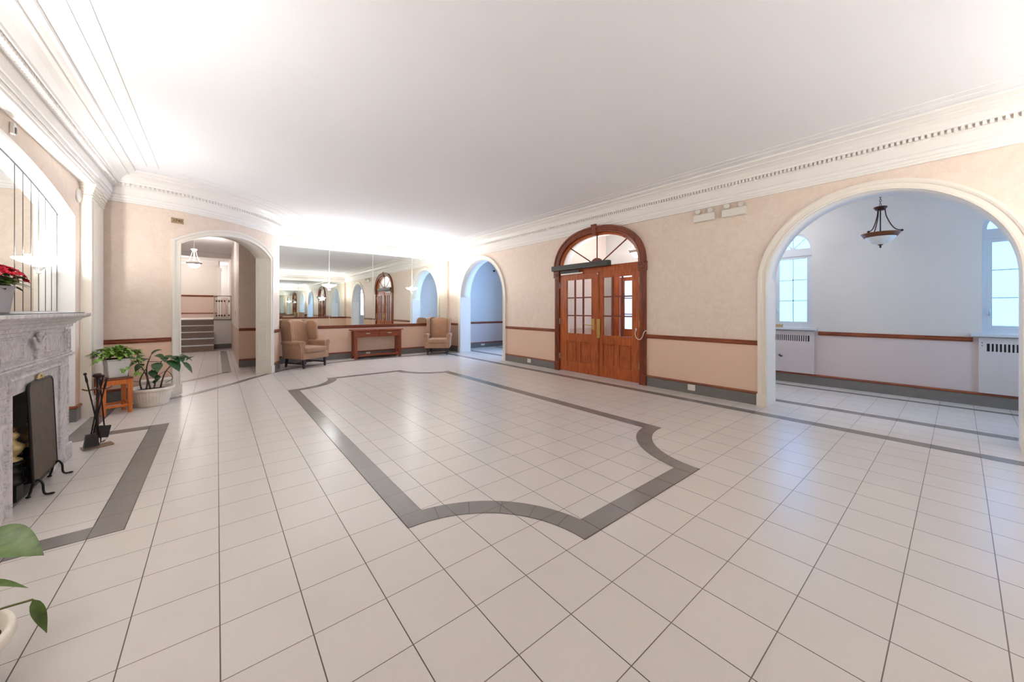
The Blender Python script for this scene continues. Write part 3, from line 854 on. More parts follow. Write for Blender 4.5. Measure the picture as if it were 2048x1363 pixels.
# ---------------------------------------------------------------- cornice
CP = [(-.0, CORN), (.028, CORN), (.030, 2.985), (.040, 2.990), (.040, 3.020), (.052, 3.026), (.056, 3.062), (.070, 3.072), (.070, 3.176), (.086, 3.184), (.092, 3.192),
      (.092, 3.228), (.145, 3.230), (.150, 3.252), (.160, 3.262), (.185, 3.300), (.225, 3.330), (.250, 3.338), (.252, 3.356), (.275, 3.362), (.300, 3.372), (.325, 3.374), (.330, 3.399)]
FILLET = ([(.470, CZ), (.471, 3.392), (.480, 3.392), (.481, CZ)], [(.590, CZ), (.591, 3.392), (.600, 3.392), (.601, CZ)])
path = [(RX, BY), (RX, MY), (1.142, MY)] + [(p.x, p.y) for p in CV[::-1][::3] if p.x > -1.17] + [(-1.25, 7.868), (-1.25, BY)]
mb = MB(); mb.sweep(path, CP, XYZ, closed=True, caps=False)
for F in FILLET:
    mb.sweep([(RX, BY), (RX, MY - .62)], F, XYZ, caps=False)
    mb.sweep([(-1.25, 7.30), (-1.25, BY)], F, XYZ, caps=False)
    mb.sweep([(p.x, p.y) for p in CV[::-1][::3] if p.x > -.75], F, XYZ, caps=False)
    mb.sweep([(RX - .62, MY), (1.9, MY)], F, XYZ, caps=False)
# dentils follow the same line
def dentils(mb, P, closed=True):
    n = len(P); Q = [Vector(p) for p in P]
    for i in range(n):
        a, b = Q[i], Q[(i + 1) % n]; d = b - a; L = d.length
        if L < .02: continue
        d.normalize(); nn = Vector((-d.y, d.x)); k = 0; s = .0225
        cnt = int(L / .045)
        if cnt < 1: cnt = 1
        st = L / cnt
        for k in range(cnt):
            c = a + d * (k + .5) * st
            if L > 1 and (k * st < .10 or (L - k * st) < .10): continue
            w = min(.013, st * .3)
            v = []
            for o in (.088, .128):
                for sd in (-w, w):
                    for z in (3.193, 3.231):
                        p = c + d * sd + nn * o; v.append((p.x, p.y, z))
            mb.add(v, [(0, 1, 3, 2), (4, 6, 7, 5), (0, 4, 5, 1), (2, 3, 7, 6), (0, 2, 6, 4)])
# even spacing on the curve: resample
cps = [tuple(cpos(CS[-1] * (1 - i / 72.0))) for i in range(73)]
dentils(mb, [(RX, BY), (RX, MY), (1.142, MY)] + [q for q in cps if q[0] > -1.2] + [(-1.25, 7.868), (-1.25, BY)])
mb.box(LX - .0, BY, CORN, -1.249, 7.9, CORN + .02)
o = mb.build(trim_name(), M_TRIM, kind='structure'); o['label'] = 'white plaster cornice with a row of dentils around the room'

# ---------------------------------------------------------------- hall beyond the curved wall
mb = MB(); mb.box(.40, MY + .14, 0, .55, 23, CZ); mb.build('wall_hall_right', M_HALL, kind='structure')
mb = MB(); mb.box(-2.6, 8.3, 0, -2.45, 23, CZ); mb.build('wall_hall_left', M_HALL, kind='structure')
mb = MB(); mb.box(-2.6, 8.25, 0, -1.30, 8.4, CZ); mb.build('wall_hall_front', M_HALL, kind='structure')
mb = MB(); mb.box(-2.6, 19.7, 0, .10, 19.85, CZ); mb.build('wall_landing', M_LAND, kind='structure')
mb = MB(); mb.box(-2.6, 21.6, 0, .6, 21.8, CZ); mb.build('wall_landing_far', M_LAND, kind='structure')
mb = MB(); mb.box(.02, 19.62, 1.025, .14, 19.9, 3.1); mb.box(.0, 19.60, 3.0, .16, 19.9, 3.1); mb.build(trim_name(), M_WHITE, kind='structure')
mb = MB(); mb.sweep([(.05, 19.7), (-2.45, 19.7)], [(o_, z + 1.03) for o_, z in RPROF], XYZ); base = [(.05, 19.7), (-2.45, 19.7)]
mb.sweep(base, [(0, 1.19), (.02, 1.19), (.02, 1.22), (0, 1.225)], XYZ)
o = mb.build(trim_name(), M_RAILX, kind='structure'); o['label'] = 'wood chair rail on the landing wall'
mb = MB(); mb.sweep([(.05, 19.7), (-2.45, 19.7)], [(0, 3.20), (.03, 3.2), (.04, 3.26), (.10, 3.34), (.12, 3.4), (0, 3.4)], XYZ); mb.build(trim_name(), M_TRIM, kind='structure')
mb = MB(); mb.box(-2.45, 16.9, 3.22, .40, 17.15, CZ); o = mb.build(trim_name(), M_WHITE, kind='structure'); o['label'] = 'ceiling beam over the landing'
st = struct_empty('staircase', 'short flight of five steps with speckled risers and metal nosings', (-1.2, 15.45, 0)); 
RI, RU = .205, .28
for k in range(5):
    z = RI * (k + 1); y = 15.45 + RU * k
    mb = MB(); mb.box(-2.45, y, z - RI, -.08, (y + RU if k < 4 else 16.75), z - .03); mb.build('riser', M_STONE, st, world=True)
    mb = MB(); mb.box(-2.45, y - .02, z - .03, -.08, (y + RU if k < 4 else 16.75), z); mb.build('tread', M_NOSE, st, world=True, bevel=.004)
mb = MB(); mb.box(-2.45, 16.6, 0, -.08, 21.6, 1.02); mb.box(-.08, 16.25, 0, .40, 21.6, 1.02); mb.build('wall_landing_front', M_WHITE, kind='structure')
mb = MB(); mb.box(-.10, 16.20, 1.005, .40, 21.6, 1.03); mb.build(trim_name(), M_BASE, kind='structure')
mb = MB(); mb.box(-.08, 16.235, 0, .40, 16.25, .16); mb.build('baseboard_landing', M_BASE, kind='structure')
rl = thing('stair_railing', 'pale iron railing with crossed bars on the landing edge', 'railing', (.16, 16.27, 1.03))
for P_ in ([(-.23, 0, -1.0), (-.23, 0, .80)], [(.22, 0, 0), (.22, 0, .78)]):
    mb = MB(); mb.tube(P_, .016, 8); mb.build('post', M_RAILM, rl)
mb = MB(); mb.tube([(-.23, 0, .80), (.24, 0, .80)], .016, 8); mb.build('handrail', M_RAILM, rl)
for z in (.66, .06):
    mb = MB(); mb.tube([(-.23, 0, z), (.24, 0, z)], .008, 6); mb.build('cross_rail', M_RAILM, rl)
for x0_, x1_ in ((-.17, -.17), (-.10, -.10), (-.03, -.03), (.05, .17), (.17, .05)):
    mb = MB(); mb.tube([(x0_, 0, .05), (x1_, 0, .67)], .008, 6); mb.build('baluster', M_RAILM, rl)
for x in (-.17, -.10, -.03, .05, .17):
    for z in (.12, .62):
        mb = MB(); mb.box(x - .022, -.012, z - .025, x + .022, .012, z + .025); mb.build('iron_collar', M_BRONZE, rl)
mb = MB(); mb.box(.385, 12.6, 1.2, .40, 12.7, 1.32); o = mb.build('light_switch', M_PLAST); tag(o, 'white switch plate on the hall wall', 'switch')
cl = thing('bay_fill_lamp', 'round fill lamp added on the bay ceiling, hidden behind the arch', 'added fill lamp', (7.25, 2.72, CZ))  # made-up fixture, kept out of view to brighten the bay
mb = MB(); mb.lathe([(.16, 0), (.15, -.05), (.09, -.08), (0, -.09)], 24); mb.build('glass_shade', M_BOWL, cl)
mb = MB(); mb.lathe([(.17, 0), (.175, -.02), (.16, -.025)], 24); mb.build('rim', M_RAILM, cl)
lamp('bay_fill_bulb', (0, 0, -.20), 8.0, (.95, .97, 1), .1, cl)
lamp('hall_light', (-1.0, 12.3, 2.9), 5, (1, .95, .92), .15)
lamp('landing_light', (-1.0, 18.3, 3.05), 10, (1, .95, .9), .15)
lamp('corridor_recess_light', (-.4, 20.7, 2.9), 8, (.9, .95, 1), .1)

# ---------------------------------------------------------------- lamps
def pendant(name, label, loc, drop, lit, R=.235):
    """loc: underside of the bowl's rim; drop: height from the rim to the ceiling"""
    t = thing(name, label, 'pendant lamp', loc)
    metal = M_BRONZE if not lit else M_RAILM
    band = M_BRONZEL if not lit else M_RAILM
    mb = MB(); mb.lathe([(.0, -.125), (.05, -.120), (.10, -.10), (.15, -.065), (.185, -.02), (.19, .0), (.185, .004)], 32, sx=R / .235, sy=R / .235)
    mb.build('glass_bowl', M_BOWL if lit else M_BOWLOFF, t)
    k = R / .235
    mb = MB(); mb.lathe([(.180 * k, -.020), (.195 * k, -.022), (.228 * k, .024), (.235 * k, .030), (.230 * k, .036), (.18 * k, .004), (.18 * k, -.02)], 32); mb.build('bowl_rim', band, t)
    top = .38
    for i in range(3):
        a = 2 * PI * i / 3 + .55
        ca_, sa_ = math.cos(a), math.sin(a)
        P = catmull([(.045 * ca_, .045 * sa_, top), (.055 * ca_, .055 * sa_, top * .72), (.10 * ca_, .10 * sa_, top * .38), (.17 * k * ca_, .17 * k * sa_, .075), (.235 * k * ca_, .235 * k * sa_, .045)], 6)
        mb = MB(); mb.tube(P, .006, 8); mb.sphere((.24 * k * ca_, .24 * k * sa_, .045), .016); mb.build('arm', metal, t)
    mb = MB(); mb.lathe([(0, -.17), (.008, -.168), (.012, -.15), (.008, -.135), (.026, -.13), (.026, -.12), (0, -.118)], 16); mb.build('finial', metal, t)
    mb = MB(); mb.lathe([(0, top + .03), (.02, top + .03), (.07, top + .018), (.07, top + .006), (.045, top - .03), (.02, top - .03), (.0, top - .03)], 24)
    mb.tube([(-.012, 0, 0), (-.012, 0, top)], .006, 8); mb.tube([(.012, 0, 0), (.012, 0, top)], .006, 8); mb.build('stem', metal, t)
    mb = MB(); z = top + .03; i = 0
    while z < drop - .03:
        c = [(.010 * math.cos(q), 0, z + .018 + .018 * math.sin(q)) if i % 2 else (0, .010 * math.cos(q), z + .018 + .018 * math.sin(q)) for q in [2 * PI * j / 10 for j in range(11)]]
        mb.tube(c, .003, 5, caps=False); z += .029; i += 1
    mb.build('chain', metal, t)
    mb = MB(); mb.lathe([(0, drop - .03), (.03, drop - .028), (.06, drop - .008), (.06, drop), (0, drop)], 20); mb.build('canopy', metal, t)
    return t
pendant('pendant_lamp', 'bronze pendant with unlit glass bowl hanging in the large arch bay', (7.12, .69, 2.385), CZ - 2.385, False, .20)
hp_ = pendant('pendant_lamp', 'lit pendant with glowing bowl hanging in the hall by the stairs', (-.48, 13.1, 2.61), CZ - 2.61, True, .178)
vp_ = pendant('pendant_lamp', 'lit pendant glimpsed through the fanlight above the doors', (7.15, 4.45, 2.62), CZ - 2.62, True, .18)
lamp('pendant_bulb', (0, 0, .05), 6.5, WARM, .04, hp_); lamp('pendant_bulb', (0, 0, .05), 27, WARM, .04, vp_)

def sconce(label, loc, rotz, group=None, watt=SCONCE_W):
    """half-round uplight; local +Y is out of the wall"""
    t = thing('wall_sconce', label, 'wall lamp', loc, rotz, group)
    mb = MB(); mb.lathe([(.03, -.060), (.08, -.052), (.13, -.030), (.165, -.008), (.178, .006), (.172, .010), (.12, -.018), (.05, -.045)], 24, a0=0, a1=PI); mb.build('glass_bowl', M_BOWL, t)
    mb = MB(); mb.lathe([(0, -.13), (.012, -.128), (.022, -.115), (.045, -.085), (.06, -.062), (.03, -.06)], 18, a0=0, a1=PI); mb.sphere((0, .012, -.14), .012)
    mb.box(-.035, 0.0, -.15, .035, .008, -.02); mb.build('bracket', M_POT, t)
    lamp('sconce_bulb', (0, .07, .02), watt, WARM, .03, t)
    return t
G = 'bowl sconces on the mirrors'
sconce('glowing bowl sconce on the arched mirror above the mantel', (NX + .007, NC + 1.73, 1.90), -PI / 2, G, 17)
sconce('glowing bowl sconce on the left seam of the mirror wall', (2.35, MY - .011, 2.02), PI, G)
sconce('glowing bowl sconce on the right seam of the mirror wall', (4.70, MY - .011, 2.02), PI, G)
sconce('bowl sconce on the opposite mirror, left one of the pair reflected in the far mirror', (2.35, BY + .011, 2.02), 0, G, 23)
sconce('bowl sconce on the opposite mirror, right one of the pair reflected in the far mirror', (4.70, BY + .011, 2.02), 0, G, 19)
sconce('unseen bowl sconce added on the near end of the arched mirror for room light', (NX + .007, NC - 1.73, 1.90), -PI / 2, G, 36)  # unseen twin of the mantel sconce, added to even out the room light

# ---------------------------------------------------------------- fireplace
fp = thing('fireplace', 'carved grey-white marble fireplace with urn relief against the left wall', 'fireplace', (NX, FC, 0))
FX = -1.07
h_ = .80
O0, O1, OZ = FC - .42, FC + .40, .78
mb = MB()
mb.box(NX, FC - h_, 0, FX, O0 - .0, .95); mb.box(NX, O1, 0, FX, FC + h_, .95); mb.box(NX, O0, OZ, FX, O1, .95)
mb.box(NX, FC - h_ - .01, 0, FX + .02, O0 - .20, .14); mb.box(NX, O1 + .20, 0, FX + .02, FC + h_ + .01, .14)
mb.build('surround', M_MARBLE, fp, world=True, bevel=.004)
mb = MB()
L = [(O0 - .03, 0), (O0 - .03, OZ + .10), (O1 + .12, OZ + .10), (O1 + .12, 0)]
fmap = lambda u, z, h: (FX + h, u, z)
mb.sweep(L, [(0, 0), (.0, .012), (.010, .018), (.020, .012), (.030, .012), (.036, 0)], fmap)
for s in (0, 1):
    y0, y1 = (FC - h_ + .03, O0 - .09) if not s else (O1 + .17, FC + h_ - .03)
    mb.sweep([(y0, .2), (y1, .2), (y1, .86), (y0, .86)], [(-.006, 0), (0, .008), (.006, 0)], fmap, closed=True)
mb.build('surround_moulding', M_MARBLE, fp, world=True)
mb = MB(); mb.box(NX, FC - h_, .985, FX, FC + h_, 1.215); mb.build('frieze', M_MARBLE, fp, world=True)
mb = MB()
for z0, z1, e in ((.94, .955, .02), (.955, .972, .034), (.972, .988, .018)): mb.box(NX, FC - h_ - e, z0, FX + e, FC + h_ + e, z1)
mb.build('frieze_moulding', M_MARBLE, fp, world=True, bevel=.004)
for y0, y1 in ((FC - .60, FC - .23), (FC + .20, FC + .57)):
    mb = MB(); mb.sweep([(y0, 1.025), (y1, 1.025), (y1, 1.175), (y0, 1.175)], [(-.008, 0), (-.002, .008), (.006, .008), (.010, 0)], fmap, closed=True); mb.build('frieze_panel', M_MARBLE, fp, world=True)
for s in (-1, 1):
    mb = MB(); y = FC + s * .70; mb.box(FX, y - .07, .99, FX + .018, y + .07, 1.21)
    for k in range(4): mb.sphere((FX + .018, y, 1.03 + k * .045), .020, 0, 10, 6, (.5, 1, 1))
    for k in (-.045, .045): mb.tube([(FX + .02, y + k, 1.01), (FX + .02, y + k, 1.19)], .006, 6)
    mb.build('frieze_block', M_MARBLE, fp, world=True)
mb = MB()   # urn relief with swags
mb.prism([(FC + .105 * math.cos(t), 1.155 + .095 * math.sin(t)) for t in [PI + PI * k / 16 for k in range(17)]], 0, .022, fmap)
mb.prism([(FC - .02, 1.065), (FC + .02, 1.065), (FC + .008, 1.035), (FC + .035, 1.02), (FC - .035, 1.02), (FC - .008, 1.035)], 0, .018, fmap)
mb.tube([(FX + .022, FC + .12 * math.cos(PI + PI * k / 12) , 1.165 + .10 * math.sin(PI + PI * k / 12)) for k in range(13)], .007, 6)
mb.tube([(FX + .030, FC + .06 * math.cos(PI + PI * k / 10), 1.165 + .04 * math.sin(PI + PI * k / 10)) for k in range(11)], .007, 6)
mb.sphere((FX + .018, FC, 1.175), .026, sc=(.6, 1, 1)); mb.sphere((FX + .012, FC, 1.004), .011)
mb.build('urn_relief', M_MARBLE, fp, world=True)
mb = MB()   # egg and dart row
n = 44
for k in range(n):
    y = FC - h_ + .02 + (2 * h_ - .04) * k / (n - 1); mb.sphere((FX + .012, y, 1.222), .013, 0, 8, 5, (.9, .9, 1.2))
for k in range(8): mb.sphere((NX + .05 + k * .045, FC + h_ + .008, 1.222), .013, 0, 8, 5, (.9, .9, 1.2))
mb.build('egg_and_dart', M_MARBLE, fp, world=True)
mb = MB()
outline = [(NX, FC - h_), (FX, FC - h_), (FX, FC + h_), (NX, FC + h_)]
mb.sweep([(NX, FC - h_), (FX, FC - h_), (FX, FC + h_), (NX, FC + h_)], [(0, 1.205), (-.012, 1.207), (-.022, 1.212), (-.024, 1.236), (-.034, 1.242), (-.046, 1.262), (-.068, 1.276), (-.072, 1.284), (-.084, 1.290), (-.108, 1.300), (-.118, 1.312), (-.118, 1.334), (0, 1.334)], XYZ)
mb.box(NX, FC - h_, 1.21, FX, FC + h_, 1.334)
mb.build('mantel_shelf', M_MARBLE, fp, world=True)
mb = MB(); mb.box(NX + .01, FC - h_ - .08, 1.334, FX + .085, FC + h_ + .07, 1.342); mb.build('mantel_cover', M_BLACK, fp, world=True)
mb = MB()
mb.box(NX + .005, O0 + .0, 0.002, NX + .02, O1, OZ); mb.box(NX, O0 - .012, 0.0, FX - .02, O0 + .004, OZ); mb.box(NX, O1 - .004, 0.0, FX - .02, O1 + .012, OZ); mb.box(NX, O0, OZ - .006, FX - .02, O1, OZ + .004); mb.box(NX, O0, 0, FX - .02, O1, .004)
mb.build('firebox', M_SOOT, fp, world=True)

fs = thing('fire_screen', 'dark mesh fire screen with rounded corners and curled feet at the hearth', 'fire screen', (-1.030, 4.462, 0))
def rrect(y0, y1, z0, z1, r, n=6):
    P = [(y0, z0), (y1, z0)]
    for (cy, cz, a0) in ((y1 - r, z1 - r, 0), (y0 + r, z1 - r, PI / 2)):
        P += [(cy + r * math.cos(a0 + PI / 2 * k / n), cz + r * math.sin(a0 + PI / 2 * k / n)) for k in range(n + 1)]
    return P
SP = rrect(-.245, .245, .105, .828, .055)
smap = lambda u, z, h: (.0 - (z - .105) * .035 + h, u, z)
mb = MB(); mb.prism(SP, -.004, .004, smap); mb.build('mesh_panel', M_SCREEN, fs)
mb = MB(); mb.tube([smap(u, z, 0) for u, z in SP + SP[:1]], .009, 8, caps=False); mb.build('frame', M_IRON, fs)
mb = MB()
mb.tube([smap(.045 * math.cos(PI * k / 10), .832 + .04 * math.sin(PI * k / 10), .0) for k in range(11)], .007, 8)
mb.tube([smap(-.02 + .02 * math.cos(PI * k / 8), .832 + .03 * math.sin(PI * k / 8), .0) for k in range(9)], .006, 8)
mb.tube([smap(.07 * (1 if k % 2 else -1), .832 + .012, 0) for k in range(2)], .004, 6)
mb.build('handle', M_OLDBRASS, fs)
for s in (-1, 1):
    for q in (-1, 1):
        mb = MB(); y = s * .215
        P = catmull([(0, y, .105), (.015, y, .125), (.036, y, .09), (.040, y, .035), (.052, y + s * .004, .012), (.082, y + s * .008, .010)], 5)
        if q < 0: P = catmull([(0, y, .105), (-.010, y, .09), (-.018, y, .05), (-.030, y, .010)], 5)
        mb.tube(P, .007, 8); mb.sphere(P[-1], .010, 0, 10, 6, (1.5, 1, .8)); mb.build('foot', M_IRON, fs)

def andiron(label, loc):
    t = thing('andiron', label, 'andiron', loc, 0, 'andirons in the firebox')
    mb = MB(); mb.box(-.05, -.06, 0, .03, .06, .11); mb.lathe([(.05, .11), (.062, .12), (.055, .14), (.048, .15), (.045, .19), (.058, .205), (.058, .215), (.04, .222), (.038, .25), (.055, .262), (.052, .272), (.03, .28), (.0, .28)], 20)
    mb.tube([(-.05, 0, .10), (-.18, 0, .10), (-.185, 0, .0)], .012, 8); mb.build('iron_base', M_IRON, t)
    mb = MB(); mb.lathe([(0, .28), (.045, .282), (.042, .292), (.018, .305), (.016, .315), (.035, .335), (.052, .365), (.054, .385), (.034, .405), (.018, .42), (.014, .435), (.028, .452), (.03, .468), (.016, .485), (.01, .49), (0, .49)], 24); mb.build('brass_urn', M_OLDBRASS, t)
    mb = MB(); mb.sphere((0, 0, .505), .021); mb.build('ball_finial', M_BRONZEL, t)
    return t
andiron('brass urn andiron at the near side of the firebox, left of the screen', (-1.13, 4.26, 0.004))
andiron('brass andiron half hidden behind the fire screen', (-1.15, 4.66, 0.004))

ft = thing('fireplace_tool_set', 'iron fireplace tool stand with poker, shovel and brush beside the hearth', 'fireplace tools', (-.925, 5.42, 0), .35)
mb = MB(); mb.box(-.105, -.06, 0, .105, .06, .016); mb.lathe([(.03, .018), (.022, .03), (.01, .045), (0, .045)], 16); mb.build('base', M_OLDBRASSB, ft, bevel=.006)
mb = MB(); mb.tube([(0, 0, .018), (0, 0, .68)], .010, 10); mb.lathe([(.0, .665), (.014, .67), (.018, .69), (.034, .70), (.036, .715), (.024, .73), (.0, .735)], 14); mb.build('post', M_BRONZE, ft)
mb = MB(); mb.tube(catmull([(-.10, .0, .59), (-.06, .01, .57), (0, 0, .58), (.06, -.01, .57), (.10, 0, .59)], 5), .007, 8)
mb.tube([(0, .10, .58), (0, -.10, .58)], .007, 8); mb.build('hook_arm', M_BRONZEL, ft)
def tool(name, x0, y0, x1, y1, zt_, zb, head):
    mb = MB(); mb.tube([(x0, y0, zt_ - .1), (x1, y1, zb)], .006, 8)
    d = Vector((x0 - x1, y0 - y1, zt_ - .1 - zb)).normalized(); p = Vector((x0, y0, zt_ - .1))
    mb.tube([p, p + d * .03, p + d * .06, p + d * .085], [.006, .010, .008, .006], 10); mb.sphere(p + d * .095, .013)
    o = mb.build(name, M_IRON, ft)
    if head:
        mb = MB(); head(mb, Vector((x1, y1, zb))); mb.build(head.__name__, M_BLACK, o)
    return o
def brush_head(mb, p): mb.M = Matrix.Translation(p); mb.taper(0, 0, -.12, .0, .05, .03, .035, .02); mb.M = Matrix.Identity(4)
def shovel_pan(mb, p):
    mb.M = Matrix.Translation(p) @ Matrix.Rotation(.2, 4, 'Y'); mb.box(-.05, -.008, -.12, .05, .004, 0); mb.box(-.05, -.008, -.12, -.044, .03, 0); mb.box(.044, -.008, -.12, .05, .03, 0); mb.M = Matrix.Identity(4)
def poker_tip(mb, p): mb.tube([p, p + Vector((0, 0, -.04)), p + Vector((.03, 0, -.03))], .006, 6)
tool('brush', .015, -.05, -.05, -.05, .71, .15, brush_head)
tool('shovel', .03, .05, .055, .05, .69, .19, shovel_pan)
tool('poker', -.065, .01, .02, -.01, .74, .08, poker_tip)
tool('tongs', .04, -.03, -.03, .02, .67, .10, None)

# ---------------------------------------------------------------- plants
def flower_pot():
    t = thing('potted_begonia', 'red flowering plant in a pale lilac-grey pot on the mantel', 'potted plant', (-1.19, 4.15, 1.342))
    mb = MB(); mb.lathe([(0, 0), (.072, 0), (.075, .01), (.095, .175), (.101, .18), (.101, .19), (.093, .19), (.087, .165), (0, .165)], 36); mb.build('pot', M_POTG, t)
    mb = MB(); mb.lathe([(0, .172), (.088, .168)], 24); mb.build('soil', M_SOIL, t)
    mb = MB(); rnd = random.Random(3)
    for k in range(70):
        a = rnd.uniform(0, 2 * PI); r = rnd.uniform(.02, .11); z = .19 + rnd.uniform(0, .07)
        mb.leaf((r * math.cos(a), r * math.sin(a), z), (math.cos(a), math.sin(a), rnd.uniform(-.3, .5)), (0, 0, 1), rnd.uniform(.06, .09), rnd.uniform(.05, .075), .6)
    mb.build('foliage', M_LEAFM, t)
    mb = MB()
    for k in range(150):
        a = rnd.uniform(0, 2 * PI); ph = rnd.uniform(0.05, 1.45)
        c = Vector((.145 * math.sin(ph) * math.cos(a), .145 * math.sin(ph) * math.sin(a), .205 + .12 * math.cos(ph)))
        n = Vector((math.sin(ph) * math.cos(a), math.sin(ph) * math.sin(a), math.cos(ph) + .2)).normalized()
        u = n.orthogonal().normalized(); v = n.cross(u)
        for q in range(6):
            t_ = q * PI / 3 + k; d = (u * math.cos(t_) + v * math.sin(t_)) + n * .5
            mb.leaf(c, d, n, .026, .026, .1, fold=.3, seg=3)
        for q in range(4):
            t_ = q * PI / 2 + k + .4; d = (u * math.cos(t_) + v * math.sin(t_)) * .6 + n
            mb.leaf(c, d, n, .018, .018, .1, fold=.3, seg=3)
    mb.build('blossoms', M_RED, t)
    return t
flower_pot()

def planter(loc, label, name='planter_plant'):
    t = thing(name, label, 'potted plant', loc)
    mb = MB(); mb.lathe([(0, 0), (.205, 0), (.212, .008), (.215, .05), (.222, .06), (.252, .205), (.256, .215), (.28, .218), (.288, .228), (.286, .250), (.276, .262), (.262, .258), (.252, .21), (0, .205)], 144, flute=.012, fn=36); mb.v = [(x * .85, y * .85, z * .98) for x, y, z in mb.v]; mb.build('pot', M_TERRA, t)
    mb = MB(); mb.lathe([(0, .215), (.212, .209)], 30); mb.build('soil', M_SOIL, t)
    return t
pl = planter((-.725, 7.33, 0), 'leggy green plant in a wide fluted white planter beside the stool')
rnd = random.Random(11)
mb = MB(); lb = MB()
stems = [((.02, -.03), (.05, -.02, .42), (.10, 0, .62)), ((-.06, -.03), (-.05, -.02, .40), (-.16, .04, .66)), ((.08, .03), (.14, 0, .45), (.28, .02, .64)), ((-.02, .05), (-.06, .03, .5), (-.02, .08, .70)), ((-.10, .0), (-.12, -.02, .36), (-.06, -.04, .52))]
for (b, m, e) in stems:
    P = catmull([(b[0], b[1], .20), m, e], 6); mb.tube(P, [.011 - .006 * i / (len(P) - 1) for i in range(len(P))], 8)
mb.tube(catmull([(-.05, 0, .62), (.10, -.05, .60), (.0, -.08, .50), (.05, -.06, .42), (.16, -.06, .47), (.22, -.04, .36), (.14, -.05, .30)], 8), .0035, 6)
mb.tube(catmull([(-.18, -.05, .66), (-.22, -.12, .55), (-.21, -.10, .40), (-.12, -.12, .36)], 8), .004, 6)
mb.build('stem', M_STEMB, pl)
# big leaves: (base, dir, length, width, droop)
BL = [((.10, 0, .66), (.7, -.2, .25), .20, .10, .8), ((.28, .02, .66), (.9, -.2, .1), .19, .085, .9), ((.33, .0, .58), (.55, -.2, -.6), .21, .085, .5), ((.16, -.04, .62), (.5, -.35, -.25), .19, .12, .9),
      ((.05, -.05, .60), (.1, -.5, -.3), .17, .12, .8), ((-.04, -.02, .66), (-.2, -.5, .2), .17, .11, .9), ((-.02, .08, .70), (.3, -.1, .5), .16, .09, .9), ((-.16, .04, .66), (-.5, -.3, .3), .17, .10, .9),
      ((.0, -.06, .50), (.2, -.4, -.6), .12, .09, .5), ((.22, -.03, .60), (.4, -.3, -.5), .18, .11, .6), ((.26, .0, .64), (.3, -.3, .5), .15, .08, .8), ((.06, -.03, .42), (.0, -.5, -.6), .10, .07, .6), ((-.08, -.06, .60), (-.3, -.4, -.1), .16, .10, .9),
      ((.03, -.02, .30), (.1, -.3, .5), .12, .06, .6), ((.36, -.02, .60), (.6, 0, .6), .12, .05, .5), ((.02, .02, .70), (.5, -.4, .1), .17, .10, .9), ((.12, .02, .68), (.1, -.5, .0), .16, .10, .9), ((.20, .02, .67), (.5, -.5, -.1), .18, .10, .8), ((-.08, .06, .70), (-.3, -.5, .2), .15, .09, .9), ((.30, .01, .66), (.2, -.6, -.1), .15, .08, .8), ((-.12, .02, .64), (-.6, -.2, -.1), .14, .08, .9)]
for (b, d, L_, W_, dr) in BL: lb.leaf(b, d, (0, -.3, 1), L_, W_, dr, seg=8)
lb.build('leaves', M_LEAFD, pl)

pn = planter((-.80, 2.10, 0), 'broad-leaved plant in a fluted white planter at the bottom left corner', 'planter_plant')
mb = MB(); lb = MB()
W_ = lambda x, y, z: (x + .80, y - 2.10, z)
for (e0, m, e) in (((-.80, 2.12), (-.80, 2.35, .42), (-.77, 2.54, .42)), ((-.76, 2.14), (-.76, 2.3, .33), (-.76, 2.40, .305)), ((-.72, 2.10), (-.66, 2.16, .29), (-.525, 2.145, .305)), ((-.80, 2.05), (-.9, 2.0, .45), (-.98, 2.1, .6))):
    P = catmull([W_(e0[0], e0[1], .22), W_(*m), W_(*e)], 6); mb.tube(P, .004, 6)
mb.build('stem', M_STEM, pn)
lb.leaf(W_(-.77, 2.56, .42), (.74, -.60, -.10), (.2, -.6, .75), .285, .135, .18, seg=14, fold=.28)
lb.leaf(W_(-.76, 2.42, .30), (.80, -.58, .05), (-.2, .34, .9), .235, .05, .15, seg=8, fold=.5)
lb.leaf(W_(-.525, 2.145, .305), (.26, -.16, -.80), (.3, -.8, .25), .135, .034, .12, seg=8, fold=.2)
lb.leaf(W_(-.98, 2.1, .6), (-.4, .2, .1), (0, 0, 1), .3, .14, .6, seg=8)
lb.leaf(W_(-.85, 2.0, .40), (-.3, -.5, .4), (0, 0, 1), .3, .14, .6, seg=8)
lb.build('leaves', M_LEAFM, pn)

# stool and pot of pothos
so = thing('plant_stand', 'orange-brown wooden stool serving as a plant stand by the pilaster', 'stool', (-1.058, 7.045, 0), .38)
mb = MB(); mb.box(-.152, -.145, .445, .152, .145, .47); mb.build('seat', M_DOORD, so, bevel=.008)
mb = MB()
mb.box(-.14, -.142, .385, .14, -.125, .445); mb.box(-.14, .125, .385, .14, .142, .445); mb.box(-.14, -.14, .385, -.123, .14, .445); mb.box(.123, -.14, .385, .14, .14, .445)
mb.build('apron', M_STOOL, so, bevel=.002)
for sx in (-1, 1):
    for sy in (-1, 1):
        mb = MB(); mb.taper(sx * .122, sy * .122, 0, .445, .018, .018, .024, .024); mb.build('leg', M_STOOL, so, bevel=.002)
mb = MB(); mb.box(-.12, -.13, .09, .12, -.114, .12); mb.box(-.12, .114, .09, .12, .13, .12); mb.box(-.13, -.12, .11, -.114, .12, .14); mb.box(.114, -.12, .11, .13, .12, .14); mb.build('stretcher', M_STOOL, so)
pp = thing('potted_pothos', 'bushy variegated pothos in a white square pot on the wooden stool', 'potted plant', (-1.035, 7.055, .471), .38)
mb = MB(); mb.taper(0, 0, 0, .225, .085, .08, .108, .105); mb.taper(0, 0, .225, .245, .113, .110, .115, .112); mb.build('pot', M_POT, pp, bevel=.012, bseg=3)
